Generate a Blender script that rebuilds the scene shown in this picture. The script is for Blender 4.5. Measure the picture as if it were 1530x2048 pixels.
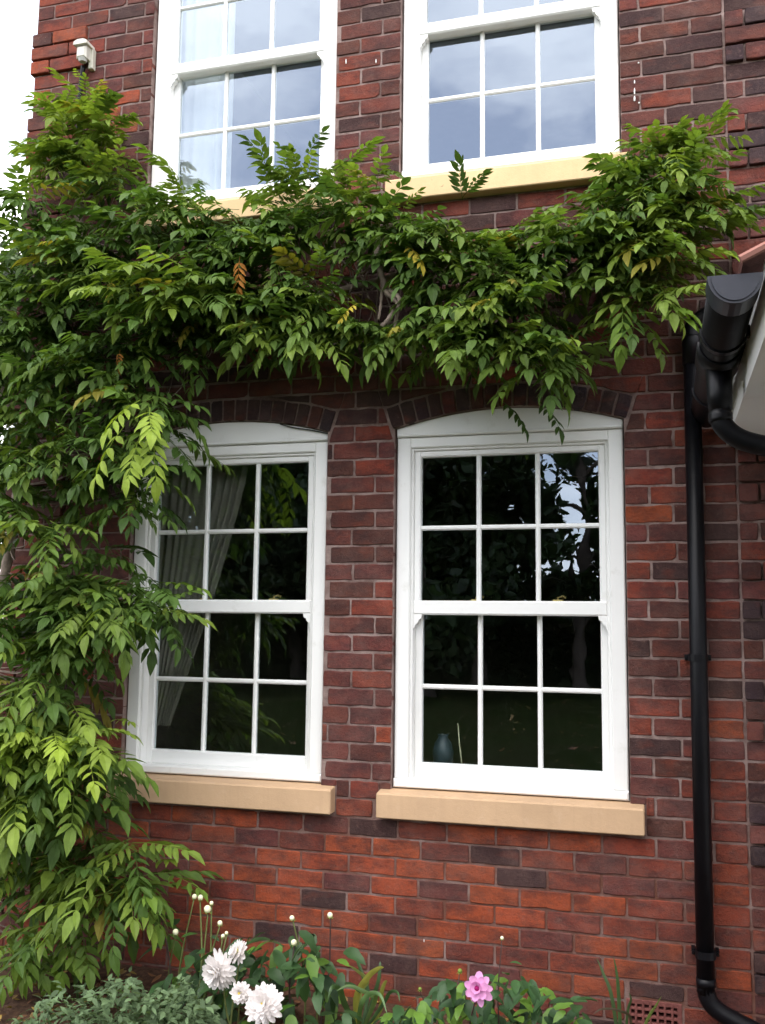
import bpy, math, random
import numpy as np
from mathutils import Vector, Matrix

for o in list(bpy.data.objects):
    bpy.data.objects.remove(o)
SC = bpy.context.scene
COL = SC.collection
rnd = random.Random(7)
R = math.radians

# ------------------------------------------------------------------ camera
CAM_POS = np.array([1.1406, -4.1745, 1.6422])
CAM_M = np.array([[0.9614771, -0.2741009, 0.02074827],
                  [0.27460778, 0.95437788, -0.117275],
                  [0.01234349, 0.11845487, 0.99288271]])   # columns: right, forward, up
FPX = 1935.9                                               # focal length in pixels of the 1530x2048 photograph
cam_d = bpy.data.cameras.new('camera')
cam_d.sensor_fit = 'VERTICAL'
cam_d.sensor_height = 24.0
cam_d.lens = 24.0 * FPX / 2048.0
cam_d.clip_start = 0.05
cam_d.clip_end = 2000
cam = bpy.data.objects.new('camera', cam_d)
COL.objects.link(cam)
cam.matrix_world = Matrix(((CAM_M[0, 0], CAM_M[0, 2], -CAM_M[0, 1], CAM_POS[0]),
                           (CAM_M[1, 0], CAM_M[1, 2], -CAM_M[1, 1], CAM_POS[1]),
                           (CAM_M[2, 0], CAM_M[2, 2], -CAM_M[2, 1], CAM_POS[2]),
                           (0, 0, 0, 1)))
SC.camera = cam

# ------------------------------------------------------------------ sky, sun, exposure
SUN_EL, SUN_AZ = R(68), R(200)          # azimuth clockwise from +Y (the house) seen from above
world = bpy.data.worlds.new('World')
SC.world = world
world.use_nodes = True
wn, wl = world.node_tree.nodes, world.node_tree.links
wn.clear()
w_out = wn.new('ShaderNodeOutputWorld')
w_bg = wn.new('ShaderNodeBackground')
w_bg.inputs['Strength'].default_value = 0.15
w_sky = wn.new('ShaderNodeTexSky')
w_sky.sky_type = 'NISHITA'
w_sky.sun_disc = False
w_sky.sun_elevation = SUN_EL
w_sky.sun_rotation = SUN_AZ
w_sky.air_density = 1.0
w_sky.dust_density = 2.0
w_tc = wn.new('ShaderNodeTexCoord')
w_map = wn.new('ShaderNodeMapping')
w_map.inputs['Scale'].default_value = (1.0, 1.0, 2.2)
w_noise = wn.new('ShaderNodeTexNoise')
w_noise.inputs['Scale'].default_value = 3.0
w_noise.inputs['Detail'].default_value = 7
w_noise.inputs['Roughness'].default_value = 0.55
w_ramp = wn.new('ShaderNodeValToRGB')
w_ramp.color_ramp.elements[0].position = 0.42
w_ramp.color_ramp.elements[0].color = (0.25, 0.25, 0.25, 1)
w_ramp.color_ramp.elements[1].position = 0.60
w_ramp.color_ramp.elements[1].color = (0.95, 0.95, 0.95, 1)
w_mix = wn.new('ShaderNodeMixRGB')
w_mix.inputs['Color2'].default_value = (14.0, 13.6, 13.3, 1)     # cloud
wl.new(w_tc.outputs['Generated'], w_map.inputs['Vector'])
wl.new(w_map.outputs['Vector'], w_noise.inputs['Vector'])
wl.new(w_noise.outputs['Fac'], w_ramp.inputs['Fac'])
wl.new(w_ramp.outputs['Color'], w_mix.inputs['Fac'])
wl.new(w_sky.outputs['Color'], w_mix.inputs['Color1'])
wl.new(w_mix.outputs['Color'], w_bg.inputs['Color'])
wl.new(w_bg.outputs['Background'], w_out.inputs['Surface'])

sun_d = bpy.data.lights.new('sun', 'SUN')
sun_d.energy = 0.5
sun_d.angle = R(40)
sun_d.color = (1.0, 0.95, 0.88)
sun = bpy.data.objects.new('sun', sun_d)
COL.objects.link(sun)
_sd = Vector((math.sin(SUN_AZ) * math.cos(SUN_EL), math.cos(SUN_AZ) * math.cos(SUN_EL), math.sin(SUN_EL)))
sun.rotation_euler = (-_sd).to_track_quat('-Z', 'Y').to_euler()
sun.location = (0, -6, 12)

SC.view_settings.view_transform = 'Standard'
SC.view_settings.look = 'None'
SC.view_settings.gamma = 1
SC.view_settings.exposure = 1.42
SC.cycles.max_bounces = 6
SC.cycles.use_adaptive_sampling = True
SC.cycles.adaptive_threshold = 0.02
SC.cycles.transparent_max_bounces = 12
SC.cycles.sample_clamp_indirect = 8


# ------------------------------------------------------------------ helpers
def at(u, v, y):
    """the point at depth y (metres, wall face = 0) that the photograph shows at pixel u, v"""
    d = CAM_M @ np.array([(u - 765) / FPX, 1.0, -(v - 1024) / FPX])
    return CAM_POS + d * ((y - CAM_POS[1]) / d[1])


def pix(P):
    d = (np.asarray(P) - CAM_POS) @ CAM_M
    return np.stack([765 + FPX * d[..., 0] / d[..., 1], 1024 - FPX * d[..., 2] / d[..., 1], d[..., 1]], -1)


def inside(poly, u, v):
    c = False
    n = len(poly)
    for i in range(n):
        x1, y1 = poly[i]
        x2, y2 = poly[i - 1]
        if (y1 > v) != (y2 > v) and u < (x2 - x1) * (v - y1) / (y2 - y1) + x1:
            c = not c
    return c


def tag(o, label=None, cat=None, group=None, kind=None):
    if label: o['label'] = label
    if cat: o['category'] = cat
    if group: o['group'] = group
    if kind: o['kind'] = kind
    return o


def empty(name, loc=(0, 0, 0), parent=None):
    o = bpy.data.objects.new(name, None)
    COL.objects.link(o)
    o.location = loc
    o.empty_display_size = 0.1
    if parent: o.parent = parent
    return o


def inst(name, mesh, parent=None, mw=None, color=None):
    o = bpy.data.objects.new(name, mesh)
    COL.objects.link(o)
    if parent is not None:
        o.parent = parent
        off = Vector((0, 0, 0))
        p = parent
        while p:
            off += p.location
            p = p.parent
        if mw is None: mw = Matrix.Identity(4)
        mw = Matrix.Translation(-off) @ mw
    if mw is not None: o.matrix_local = mw
    if color is not None: o.color = (*color, 1)
    return o


class MB:
    def __init__(s):
        s.v, s.f, s.c = [], [], []

    def add(s, vs, fs, col=None):
        b = len(s.v)
        s.v += [tuple(p) for p in vs]
        s.f += [tuple(b + i for i in f) for f in fs]
        if col is not None: s.c += [(*col, 1)] * len(vs)

    def box(s, x0, x1, y0, y1, z0, z1, col=None):
        s.add([(x0, y0, z0), (x1, y0, z0), (x1, y1, z0), (x0, y1, z0), (x0, y0, z1), (x1, y0, z1), (x1, y1, z1), (x0, y1, z1)],
              [(0, 3, 2, 1), (4, 5, 6, 7), (0, 1, 5, 4), (1, 2, 6, 5), (2, 3, 7, 6), (3, 0, 4, 7)], col)

    def bbox(s, x0, x1, y0, y1, z0, z1, b=0.004, col=None):
        """box with its front (-y) edges chamfered by b"""
        A = [(x0, z0), (x1, z0), (x1, z1), (x0, z1)]
        B = [(x0 + b, z0 + b), (x1 - b, z0 + b), (x1 - b, z1 - b), (x0 + b, z1 - b)]
        vs = [(x, y0, z) for x, z in B] + [(x, y0 + b, z) for x, z in A] + [(x, y1, z) for x, z in A]
        fs = [(0, 1, 2, 3), (11, 10, 9, 8)]
        for k in range(4):
            j = (k + 1) % 4
            fs += [(k, 4 + k, 4 + j, j), (4 + k, 8 + k, 8 + j, 4 + j)]
        s.add(vs, fs, col)

    def prism(s, poly, y0, y1, col=None):
        """polygon in x,z (counter-clockwise seen from -y) from y0 to y1"""
        n = len(poly)
        vs = [(x, y0, z) for x, z in poly] + [(x, y1, z) for x, z in poly]
        s.add(vs, [tuple(range(n)), tuple(reversed(range(n, 2 * n)))] +
              [(k, n + k, n + (k + 1) % n, (k + 1) % n) for k in range(n)], col)

    def tube(s, pts, rad, sides=8, caps=True, col=None):
        P = [Vector(p) for p in pts]
        n = len(P)
        if not hasattr(rad, '__len__'): rad = [rad] * n
        t = (P[1] - P[0]).normalized()
        a = t.orthogonal().normalized()
        vs = []
        for i in range(n):
            d = (P[min(i + 1, n - 1)] - P[max(i - 1, 0)]).normalized()
            a = (a - d * a.dot(d)).normalized()
            b = d.cross(a)
            for k in range(sides):
                th = 2 * math.pi * k / sides
                vs.append(P[i] + (a * math.cos(th) + b * math.sin(th)) * rad[i])
        fs = []
        for i in range(n - 1):
            for k in range(sides):
                j = (k + 1) % sides
                fs.append((i * sides + k, i * sides + j, (i + 1) * sides + j, (i + 1) * sides + k))
        if caps: fs += [tuple(reversed(range(sides))), tuple(range((n - 1) * sides, n * sides))]
        s.add(vs, fs, col)

    def mesh(s, name, mat, smooth=False):
        m = bpy.data.meshes.new(name)
        m.from_pydata(s.v, [], s.f)
        if s.c:
            a = m.color_attributes.new('Col', 'FLOAT_COLOR', 'POINT')
            a.data.foreach_set('color', np.array(s.c, dtype=np.float32).ravel())
        m.materials.append(mat)
        if smooth: m.polygons.foreach_set('use_smooth', [True] * len(m.polygons))
        m.update()
        return m

    def build(s, name, mat, parent=None, smooth=False, color=None):
        return inst(name, s.mesh(name, mat, smooth), parent, None, color)


def curve_pts(ctrl, n=8):
    """Catmull-Rom through control points"""
    C = [Vector(c) for c in ctrl]
    C = [C[0] * 2 - C[1]] + C + [C[-1] * 2 - C[-2]]
    out = []
    for i in range(1, len(C) - 2):
        for k in range(n):
            t = k / n
            a, b, c, d = C[i - 1], C[i], C[i + 1], C[i + 2]
            out.append(0.5 * ((2 * b) + (c - a) * t + (2 * a - 5 * b + 4 * c - d) * t * t + (3 * b - a - 3 * c + d) * t ** 3))
    out.append(C[-2])
    return out


# ------------------------------------------------------------------ materials
def new_mat(name):
    m = bpy.data.materials.new(name)
    m.use_nodes = True
    n, l = m.node_tree.nodes, m.node_tree.links
    n.clear()
    out = n.new('ShaderNodeOutputMaterial')
    return m, n, l, out


def nd(n, t, **kw):
    x = n.new(t)
    for k, v in kw.items():
        if k in x.inputs: x.inputs[k].default_value = v
        else: setattr(x, k, v)
    return x


def noise(n, l, vec, scale, detail=4, rough=0.55, lo=None, hi=None):
    t = nd(n, 'ShaderNodeTexNoise', Scale=scale, Detail=detail, Roughness=rough)
    l.new(vec, t.inputs['Vector'])
    if lo is None: return t.outputs['Fac']
    r = nd(n, 'ShaderNodeMapRange')
    r.inputs['From Min'].default_value = lo
    r.inputs['From Max'].default_value = hi
    l.new(t.outputs['Fac'], r.inputs['Value'])
    return r.outputs['Result']


def mix(n, l, fac, a, b, mode='MIX'):
    m = nd(n, 'ShaderNodeMixRGB', blend_type=mode)
    for s, k in ((fac, 'Fac'), (a, 'Color1'), (b, 'Color2')):
        if isinstance(s, (int, float)): m.inputs[k].default_value = s
        elif isinstance(s, tuple): m.inputs[k].default_value = (*s, 1)
        else: l.new(s, m.inputs[k])
    return m.outputs['Color']


def math_n(n, l, op, a, b):
    m = nd(n, 'ShaderNodeMath', operation=op)
    for s, i in ((a, 0), (b, 1)):
        if isinstance(s, (int, float)): m.inputs[i].default_value = s
        else: l.new(s, m.inputs[i])
    return m.outputs[0]


def plain(name, col, rough=0.5, spec=0.5, var=0.12, vscale=6, bump=0.0, bscale=80, metal=0.0, dirt=None):
    m, n, l, out = new_mat(name)
    b = nd(n, 'ShaderNodeBsdfPrincipled', Roughness=rough, Metallic=metal)
    b.inputs['Specular IOR Level'].default_value = spec
    g = nd(n, 'ShaderNodeNewGeometry').outputs['Position']
    f = noise(n, l, g, vscale, 5, 0.6, 0.3, 0.7)
    c = mix(n, l, f, tuple(x * (1 - var) for x in col), tuple(min(1, x * (1 + var)) for x in col))
    if dirt:
        c = mix(n, l, noise(n, l, g, dirt[1], 6, 0.65, dirt[2], dirt[3]), c, dirt[0])
    l.new(c, b.inputs['Base Color'])
    if bump:
        bp = nd(n, 'ShaderNodeBump', Strength=bump, Distance=0.004)
        l.new(noise(n, l, g, bscale, 5, 0.65), bp.inputs['Height'])
        l.new(bp.outputs[0], b.inputs['Normal'])
    l.new(b.outputs[0], out.inputs[0])
    return m


def sill_mat(name, col):
    m, n, l, out = new_mat(name)
    b = nd(n, 'ShaderNodeBsdfPrincipled', Roughness=0.75)
    b.inputs['Specular IOR Level'].default_value = 0.25
    g = nd(n, 'ShaderNodeNewGeometry').outputs['Position']
    c = mix(n, l, noise(n, l, g, 5, 6, 0.65, 0.3, 0.7), tuple(x * .9 for x in col), tuple(x * 1.06 for x in col))
    mp = nd(n, 'ShaderNodeMapping')
    mp.inputs['Scale'].default_value = (28, 28, 1.6)
    l.new(g, mp.inputs['Vector'])
    c = mix(n, l, math_n(n, l, 'MULTIPLY', noise(n, l, mp.outputs[0], 1.0, 4, 0.6, 0.52, 0.80), 0.20), c, tuple(x * .6 for x in col))
    c = mix(n, l, math_n(n, l, 'MULTIPLY', noise(n, l, g, 16, 7, 0.75, 0.55, 0.75), 0.35), c, (col[0] * 1.15, col[1] * 1.25, col[2] * 1.5))
    c = mix(n, l, noise(n, l, g, 60, 4, 0.6, 0.70, 0.80), c, (.22, .16, .10))
    l.new(c, b.inputs['Base Color'])
    bp = nd(n, 'ShaderNodeBump', Strength=0.4, Distance=0.003)
    l.new(noise(n, l, g, 90, 7, 0.7), bp.inputs['Height'])
    l.new(bp.outputs[0], b.inputs['Normal'])
    l.new(b.outputs[0], out.inputs[0])
    return m


def own_colour(n, source):
    if source == 'object': return nd(n, 'ShaderNodeObjectInfo').outputs['Color']
    return nd(n, 'ShaderNodeAttribute', attribute_name='Col').outputs['Color']


def brick_mat(name, source):
    m, n, l, out = new_mat(name)
    b = nd(n, 'ShaderNodeBsdfPrincipled', Roughness=0.88)
    b.inputs['Specular IOR Level'].default_value = 0.25
    base = own_colour(n, source)
    g = nd(n, 'ShaderNodeNewGeometry').outputs['Position']
    # burnt hearts, fired lighter ends, soot, lime bloom and specks; the pattern jumps from brick to brick
    sh = nd(n, 'ShaderNodeVectorMath', operation='MULTIPLY_ADD')
    l.new(base, sh.inputs[0])
    sh.inputs[1].default_value = (61.0, 173.0, 97.0)
    l.new(g, sh.inputs[2])
    st = nd(n, 'ShaderNodeMapping')
    st.inputs['Scale'].default_value = (0.6, 1.0, 1.25)
    l.new(sh.outputs[0], st.inputs['Vector'])
    p = st.outputs['Vector']
    c = mix(n, l, math_n(n, l, 'MULTIPLY', noise(n, l, p, 11, 7, 0.72, 0.41, 0.61), 0.92), base, mix(n, l, 0.75, base, (0.034, 0.020, 0.021)))
    c = mix(n, l, math_n(n, l, 'MULTIPLY', noise(n, l, p, 13, 3, 0.5, 0.56, 0.74), 0.65), c, mix(n, l, 0.5, base, (0.30, 0.062, 0.026)))
    c = mix(n, l, math_n(n, l, 'MULTIPLY', noise(n, l, g, 130, 6, 0.7, 0.3, 0.8), 0.45), c, (0.060, 0.028, 0.025))
    c = mix(n, l, math_n(n, l, 'MULTIPLY', noise(n, l, g, 4.0, 8, 0.75, 0.46, 0.78), 0.36), c, (0.27, 0.17, 0.145))
    c = mix(n, l, math_n(n, l, 'MULTIPLY', noise(n, l, g, 34, 6, 0.75, 0.56, 0.74), 0.5), c, (0.20, 0.12, 0.10))
    c = mix(n, l, noise(n, l, g, 170, 2, 0.5, 0.76, 0.80), c, (0.42, 0.34, 0.30))
    c = mix(n, l, math_n(n, l, 'MULTIPLY', noise(n, l, g, 1.7, 6, 0.65, 0.46, 0.70), 0.38), c, (0.040, 0.022, 0.020))
    l.new(c, b.inputs['Base Color'])
    bp = nd(n, 'ShaderNodeBump', Strength=1.0, Distance=0.007)
    l.new(noise(n, l, g, 75, 9, 0.75), bp.inputs['Height'])
    l.new(bp.outputs[0], b.inputs['Normal'])
    l.new(b.outputs[0], out.inputs[0])
    return m


def leaf_mat(name, source, rough=0.55, trans=0.34, spec=0.22, var=0.25):
    m, n, l, out = new_mat(name)
    base = own_colour(n, source)
    g = nd(n, 'ShaderNodeNewGeometry')
    f = noise(n, l, g.outputs['Position'], 26, 3, 0.5, 0.3, 0.7)
    c = mix(n, l, f, base, mix(n, l, 1.0, base, (1 - var, 1 - var, 1 - var), 'MULTIPLY'))
    b = nd(n, 'ShaderNodeBsdfPrincipled', Roughness=rough)
    b.inputs['Specular IOR Level'].default_value = spec
    l.new(c, b.inputs['Base Color'])
    bp = nd(n, 'ShaderNodeBump', Strength=0.25, Distance=0.003)
    l.new(noise(n, l, g.outputs['Position'], 160, 3, 0.6), bp.inputs['Height'])
    l.new(bp.outputs[0], b.inputs['Normal'])
    t = nd(n, 'ShaderNodeBsdfTranslucent')
    l.new(mix(n, l, 1.0, c, (1.35, 1.4, 0.65), 'MULTIPLY'), t.inputs['Color'])
    mx = nd(n, 'ShaderNodeMixShader')
    mx.inputs[0].default_value = trans
    l.new(b.outputs[0], mx.inputs[1])
    l.new(t.outputs[0], mx.inputs[2])
    l.new(mx.outputs[0], out.inputs[0])
    return m


def glass_mat(name, bump):
    m, n, l, out = new_mat(name)
    gl = nd(n, 'ShaderNodeBsdfGlossy', Roughness=0.0)
    tr = nd(n, 'ShaderNodeBsdfTransparent')
    tr.inputs['Color'].default_value = (0.93, 0.96, 0.95, 1)
    fr = nd(n, 'ShaderNodeFresnel', IOR=2.42)       # coated double glazing, both skins counted on the face the ray enters
    gl.inputs['Color'].default_value = (0.70, 0.82, 1.0, 1)
    geo = nd(n, 'ShaderNodeNewGeometry')
    g = geo.outputs['Position']
    bp = nd(n, 'ShaderNodeBump', Strength=bump, Distance=0.01)
    l.new(noise(n, l, g, 4.5, 2, 0.5), bp.inputs['Height'])
    l.new(bp.outputs[0], gl.inputs['Normal'])
    mx = nd(n, 'ShaderNodeMixShader')
    l.new(math_n(n, l, 'MULTIPLY', fr.outputs[0], math_n(n, l, 'SUBTRACT', 1.0, geo.outputs['Backfacing'])), mx.inputs[0])
    l.new(tr.outputs[0], mx.inputs[1])
    l.new(gl.outputs[0], mx.inputs[2])
    l.new(mx.outputs[0], out.inputs[0])
    return m


def cloth_mat(name, col, trans):
    m, n, l, out = new_mat(name)
    d = nd(n, 'ShaderNodeBsdfDiffuse')
    t = nd(n, 'ShaderNodeBsdfTranslucent')
    g = nd(n, 'ShaderNodeNewGeometry').outputs['Position']
    c = mix(n, l, noise(n, l, g, 200, 2, 0.5), col, tuple(x * 0.85 for x in col))
    l.new(c, d.inputs['Color'])
    l.new(c, t.inputs['Color'])
    mx = nd(n, 'ShaderNodeMixShader')
    mx.inputs[0].default_value = trans
    l.new(d.outputs[0], mx.inputs[1])
    l.new(t.outputs[0], mx.inputs[2])
    l.new(mx.outputs[0], out.inputs[0])
    return m


def mortar_mat():
    m, n, l, out = new_mat('mortar')
    b = nd(n, 'ShaderNodeBsdfPrincipled', Roughness=0.95)
    b.inputs['Specular IOR Level'].default_value = 0.1
    g = nd(n, 'ShaderNodeNewGeometry').outputs['Position']
    c = mix(n, l, noise(n, l, g, 9, 5, 0.6, 0.3, 0.7), (0.23, 0.16, 0.142), (0.36, 0.275, 0.25))
    c = mix(n, l, noise(n, l, g, 5.5, 7, 0.72, 0.45, 0.66), c, (0.105, 0.062, 0.052))
    c = mix(n, l, math_n(n, l, 'MULTIPLY', noise(n, l, g, 1.7, 6, 0.65, 0.46, 0.70), 0.30), c, (0.055, 0.036, 0.032))
    # lower courses: joints stained by red brick dust washed down below the sills
    sep = nd(n, 'ShaderNodeSeparateXYZ')
    l.new(g, sep.inputs[0])
    zr = nd(n, 'ShaderNodeMapRange')
    zr.inputs['From Min'].default_value = 1.0
    zr.inputs['From Max'].default_value = 0.7
    l.new(sep.outputs['Z'], zr.inputs['Value'])
    c = mix(n, l, math_n(n, l, 'MULTIPLY', zr.outputs[0], noise(n, l, g, 6, 5, 0.6, 0.3, 0.62)), c, (0.14, 0.060, 0.042))
    l.new(c, b.inputs['Base Color'])
    bp = nd(n, 'ShaderNodeBump', Strength=0.8, Distance=0.004)
    l.new(noise(n, l, g, 150, 5, 0.65), bp.inputs['Height'])
    l.new(bp.outputs[0], b.inputs['Normal'])
    l.new(b.outputs[0], out.inputs[0])
    return m


M_BRICK_O = brick_mat('brick_clay', 'object')
M_BRICK_V = brick_mat('brick_clay_far', 'attribute')
M_MORTAR = mortar_mat()
M_WHITE = plain('white_upvc', (0.86, 0.86, 0.84), 0.36, 0.45, 0.02, 3, dirt=((0.62, 0.61, 0.56), 11, 0.60, 0.95))
M_STONE = sill_mat('painted_sill', (0.55, 0.37, 0.225))
M_STONE_U = sill_mat('painted_sill_cream', (0.68, 0.49, 0.27))
M_GLASS = glass_mat('window_glass', 0.07)
M_BLACK = plain('black_pvc', (0.0035, 0.0035, 0.005), 0.42, 0.22, 0.3, 9, dirt=((0.022, 0.020, 0.019), 16, 0.60, 0.85))
M_CAP = plain('sky_sheen_pvc', (0.022, 0.024, 0.035), 0.4, 0.35, 0.2, 9, dirt=((0.06, 0.06, 0.065), 30, 0.6, 0.85))  # black gutter plastic with the sky's reflection painted into a lighter, bluer base
M_BRASS = plain('brass', (0.55, 0.40, 0.16), 0.35, 0.5, 0.1, 20, metal=0.8)
M_ROOM = plain('room_plaster', (0.20, 0.17, 0.14), 0.9, 0.1)
M_CURTAIN = cloth_mat('cream_curtain_cloth', (0.32, 0.29, 0.25), 0.3)
M_NET = cloth_mat('white_curtain_cloth', (0.85, 0.86, 0.88), 0.45)
M_TERRA = plain('terracotta', (0.17, 0.060, 0.052), 0.85, 0.2, 0.25, 20, 0.5, 100)
M_TILE = plain('roof_tile', (0.13, 0.055, 0.045), 0.85, 0.2, 0.3, 9, 0.5, 90)
M_DARK = plain('vent_shadow_cavity', (0.01, 0.008, 0.008), 0.9, 0.1)
M_LEAF_O = leaf_mat('wisteria_leaf', 'object')
M_LEAF_V = leaf_mat('wisteria_foliage', 'attribute')
M_DAHLIA = leaf_mat('dahlia_leaf', 'object', 0.48, 0.22, 0.32)
M_STRAP = leaf_mat('strap_leaf', 'object', 0.42, 0.25, 0.45)
M_HERB = leaf_mat('herb_leaf', 'attribute', 0.7, 0.25, 0.2)
M_CROWN = leaf_mat('tree_leaf', 'attribute', 0.5, 0.3, 0.4)
M_BARK = plain('wisteria_bark', (0.24, 0.19, 0.155), 0.9, 0.15, 0.35, 30, 0.9, 60)
M_TRUNK = plain('tree_bark', (0.09, 0.07, 0.055), 0.95, 0.1, 0.35, 6, 0.9, 20)
M_STEM = plain('green_stem', (0.10, 0.12, 0.035), 0.6, 0.3, 0.25, 30)
M_STEM_D = plain('dark_stem', (0.06, 0.035, 0.03), 0.6, 0.3, 0.25, 30)
M_PETAL = cloth_mat('white_petal', (0.93, 0.89, 0.87), 0.3)
M_PINK = cloth_mat('pink_petal', (0.80, 0.40, 0.68), 0.3)
M_PINK_D = cloth_mat('magenta_petal', (0.42, 0.03, 0.18), 0.2)
M_EYE = plain('yellow_eye', (0.75, 0.60, 0.12), 0.7, 0.2)
M_BUD = plain('cream_bud', (0.80, 0.78, 0.52), 0.6, 0.2, 0.1, 40)
M_SEPAL = plain('green_sepal', (0.16, 0.22, 0.04), 0.6, 0.2)
M_VASE = plain('blue_glaze', (0.035, 0.055, 0.075), 0.35, 0.5)


def ground_mats():
    m, n, l, out = new_mat('lawn_grass')
    b = nd(n, 'ShaderNodeBsdfPrincipled', Roughness=1.0)
    b.inputs['Specular IOR Level'].default_value = 0.0
    g = nd(n, 'ShaderNodeNewGeometry').outputs['Position']
    c = mix(n, l, noise(n, l, g, 40, 6, 0.7, 0.3, 0.7), (0.008, 0.015, 0.004), (0.026, 0.036, 0.010))
    c = mix(n, l, noise(n, l, g, 0.7, 4, 0.6, 0.45, 0.75), c, (0.026, 0.026, 0.011))
    l.new(c, b.inputs['Base Color'])
    bp = nd(n, 'ShaderNodeBump', Strength=0.9, Distance=0.03)
    l.new(noise(n, l, g, 90, 5, 0.7), bp.inputs['Height'])
    l.new(bp.outputs[0], b.inputs['Normal'])
    l.new(b.outputs[0], out.inputs[0])
    return m


M_LAWN = ground_mats()
M_SOIL = plain('soil', (0.075, 0.042, 0.028), 0.95, 0.1, 0.45, 35, 1.0, 70, dirt=((0.16, 0.085, 0.05), 60, 0.55, 0.75))
M_LITTER = leaf_mat('dead_leaf', 'attribute', 0.8, 0.15, 0.15)

# ------------------------------------------------------------------ ground
def bed_h(x, y):
    a = 0.05 * (1 - min(1, max(0, (x + 0.9) / 1.7)))
    s = min(1, max(0, (y + 1.55) / 0.5))
    return 0.035 + a * s * s * (3 - 2 * s)


mb = MB()
mb.add([(-600, -600, 0), (600, -600, 0), (600, 600, 0), (-600, 600, 0)], [(0, 1, 2, 3)])
tag(mb.build('ground', M_LAWN), 'mown garden lawn in front of the house', 'lawn', kind='structure')
mb = MB()
nx, ny = 90, 34
gx = [-4.0 + 7.0 * i / nx for i in range(nx + 1)]
gy = [-1.65 + 1.655 * j / ny for j in range(ny + 1)]
vs = [(x, y, (bed_h(x, y) + rnd.uniform(-.012, .016)) if 0 < j < ny else (bed_h(x, y) if j else 0.004)) for j, y in enumerate(gy) for x in gx]
mb.add(vs, [(j * (nx + 1) + i, j * (nx + 1) + i + 1, (j + 1) * (nx + 1) + i + 1, (j + 1) * (nx + 1) + i) for j in range(ny) for i in range(nx)])
tag(mb.build('flower_bed', M_SOIL, smooth=True), 'bare brown soil of the flower bed at the foot of the wall', 'soil', kind='structure')

# ------------------------------------------------------------------ the house
house = empty('brick_house', (0, 0, 0))
tag(house, 'old red brick house wall with four white sash windows', 'house')

CH, BL, JT = 0.0796, 0.2165, 0.010        # course height, stretcher pitch, joint
Z0 = 0.9736                               # a bed joint
XL, XR, ZT = -2.035, 3.0, 6.0             # wall extent
GAP = 0.006
LW = [(-1.33, -0.335), (0.0, 1.0)]        # lower windows, x range
UW = [(-1.322, -0.327), (0.008, 1.010)]   # upper windows
LZ0, LZ1 = 0.95, 2.503                    # frame bottom and top of the rectangular frame
SPR = 2.543                               # springing of the arch
UZ0, UZ1 = 3.745, 5.25
ARC_R = 1.726
RING = 0.100
QX = 1.455                                # right-hand quoin strip starts here


def arch(x0, x1):
    xc = (x0 + x1) / 2
    h = (x1 - x0) / 2
    return xc, SPR - math.sqrt(ARC_R ** 2 - h * h), ARC_R, math.asin(h / ARC_R)


def arc_pts(xc, zc, r, a0, n=20):
    return [(xc + r * math.sin(a0 * (2 * k / n - 1)), zc + r * math.cos(a0 * (2 * k / n - 1))) for k in range(n + 1)]


# mortar backing with real openings
mb = MB()
YF, YB = 0.0055, 0.30
xs = [XL, LW[0][0] - GAP, LW[0][1] + GAP, LW[1][0] - GAP, LW[1][1] + GAP, XR]
us = [XL, UW[0][0] - GAP, UW[0][1] + GAP, UW[1][0] - GAP, UW[1][1] + GAP, XR]
AH = (0.980, 1.186, 0.042, 0.184)         # hole behind the air brick
mb.box(XL, AH[0], YF, YB, -0.3, LZ0 - 0.012)
mb.box(AH[1], XR, YF, YB, -0.3, LZ0 - 0.012)
mb.box(AH[0], AH[1], YF, YB, -0.3, AH[2])
mb.box(AH[0], AH[1], YF, YB, AH[3], LZ0 - 0.012)
for k in (0, 2, 4): mb.box(xs[k], xs[k + 1], YF, YB, LZ0 - 0.012, SPR)
# above the springing: one concave sheet with the two arch soffits cut out
poly = [(XL, SPR)]
for (a, b) in LW:
    xc, zc, r, a0 = arch(a - GAP, b + GAP)
    poly += [(x, z) for x, z in arc_pts(xc, zc, r, a0)]
poly += [(XR, SPR)]
n = len(poly)
vs = [(x, YF, z) for x, z in poly] + [(x, YF, 2.85) for x, z in poly] + [(x, YB, z) for x, z in poly]
fs = [(k, k + 1, n + k + 1, n + k) for k in range(n - 1)] + [(k, 2 * n + k, 2 * n + k + 1, k + 1) for k in range(n - 1)]
mb.add(vs, fs)
mb.box(XL, XR, YF, YB, 2.85, UZ0 - 0.012)
for k in (0, 2, 4): mb.box(us[k], us[k + 1], YF, YB, UZ0 - 0.012, UZ1)
mb.box(XL, XR, YF, YB, UZ1, ZT)
mb.box(XL, XL + 0.28, YB, 6.5, -0.3, ZT)
mb.box(XR - 0.28, XR, YB, 6.5, -0.3, ZT)
mb.box(XL, XR, 6.5, 6.78, -0.3, ZT)
wall = mb.build('wall', M_MORTAR, house)
wall['label'] = 'red brick wall with pale pink mortar joints'

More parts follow.
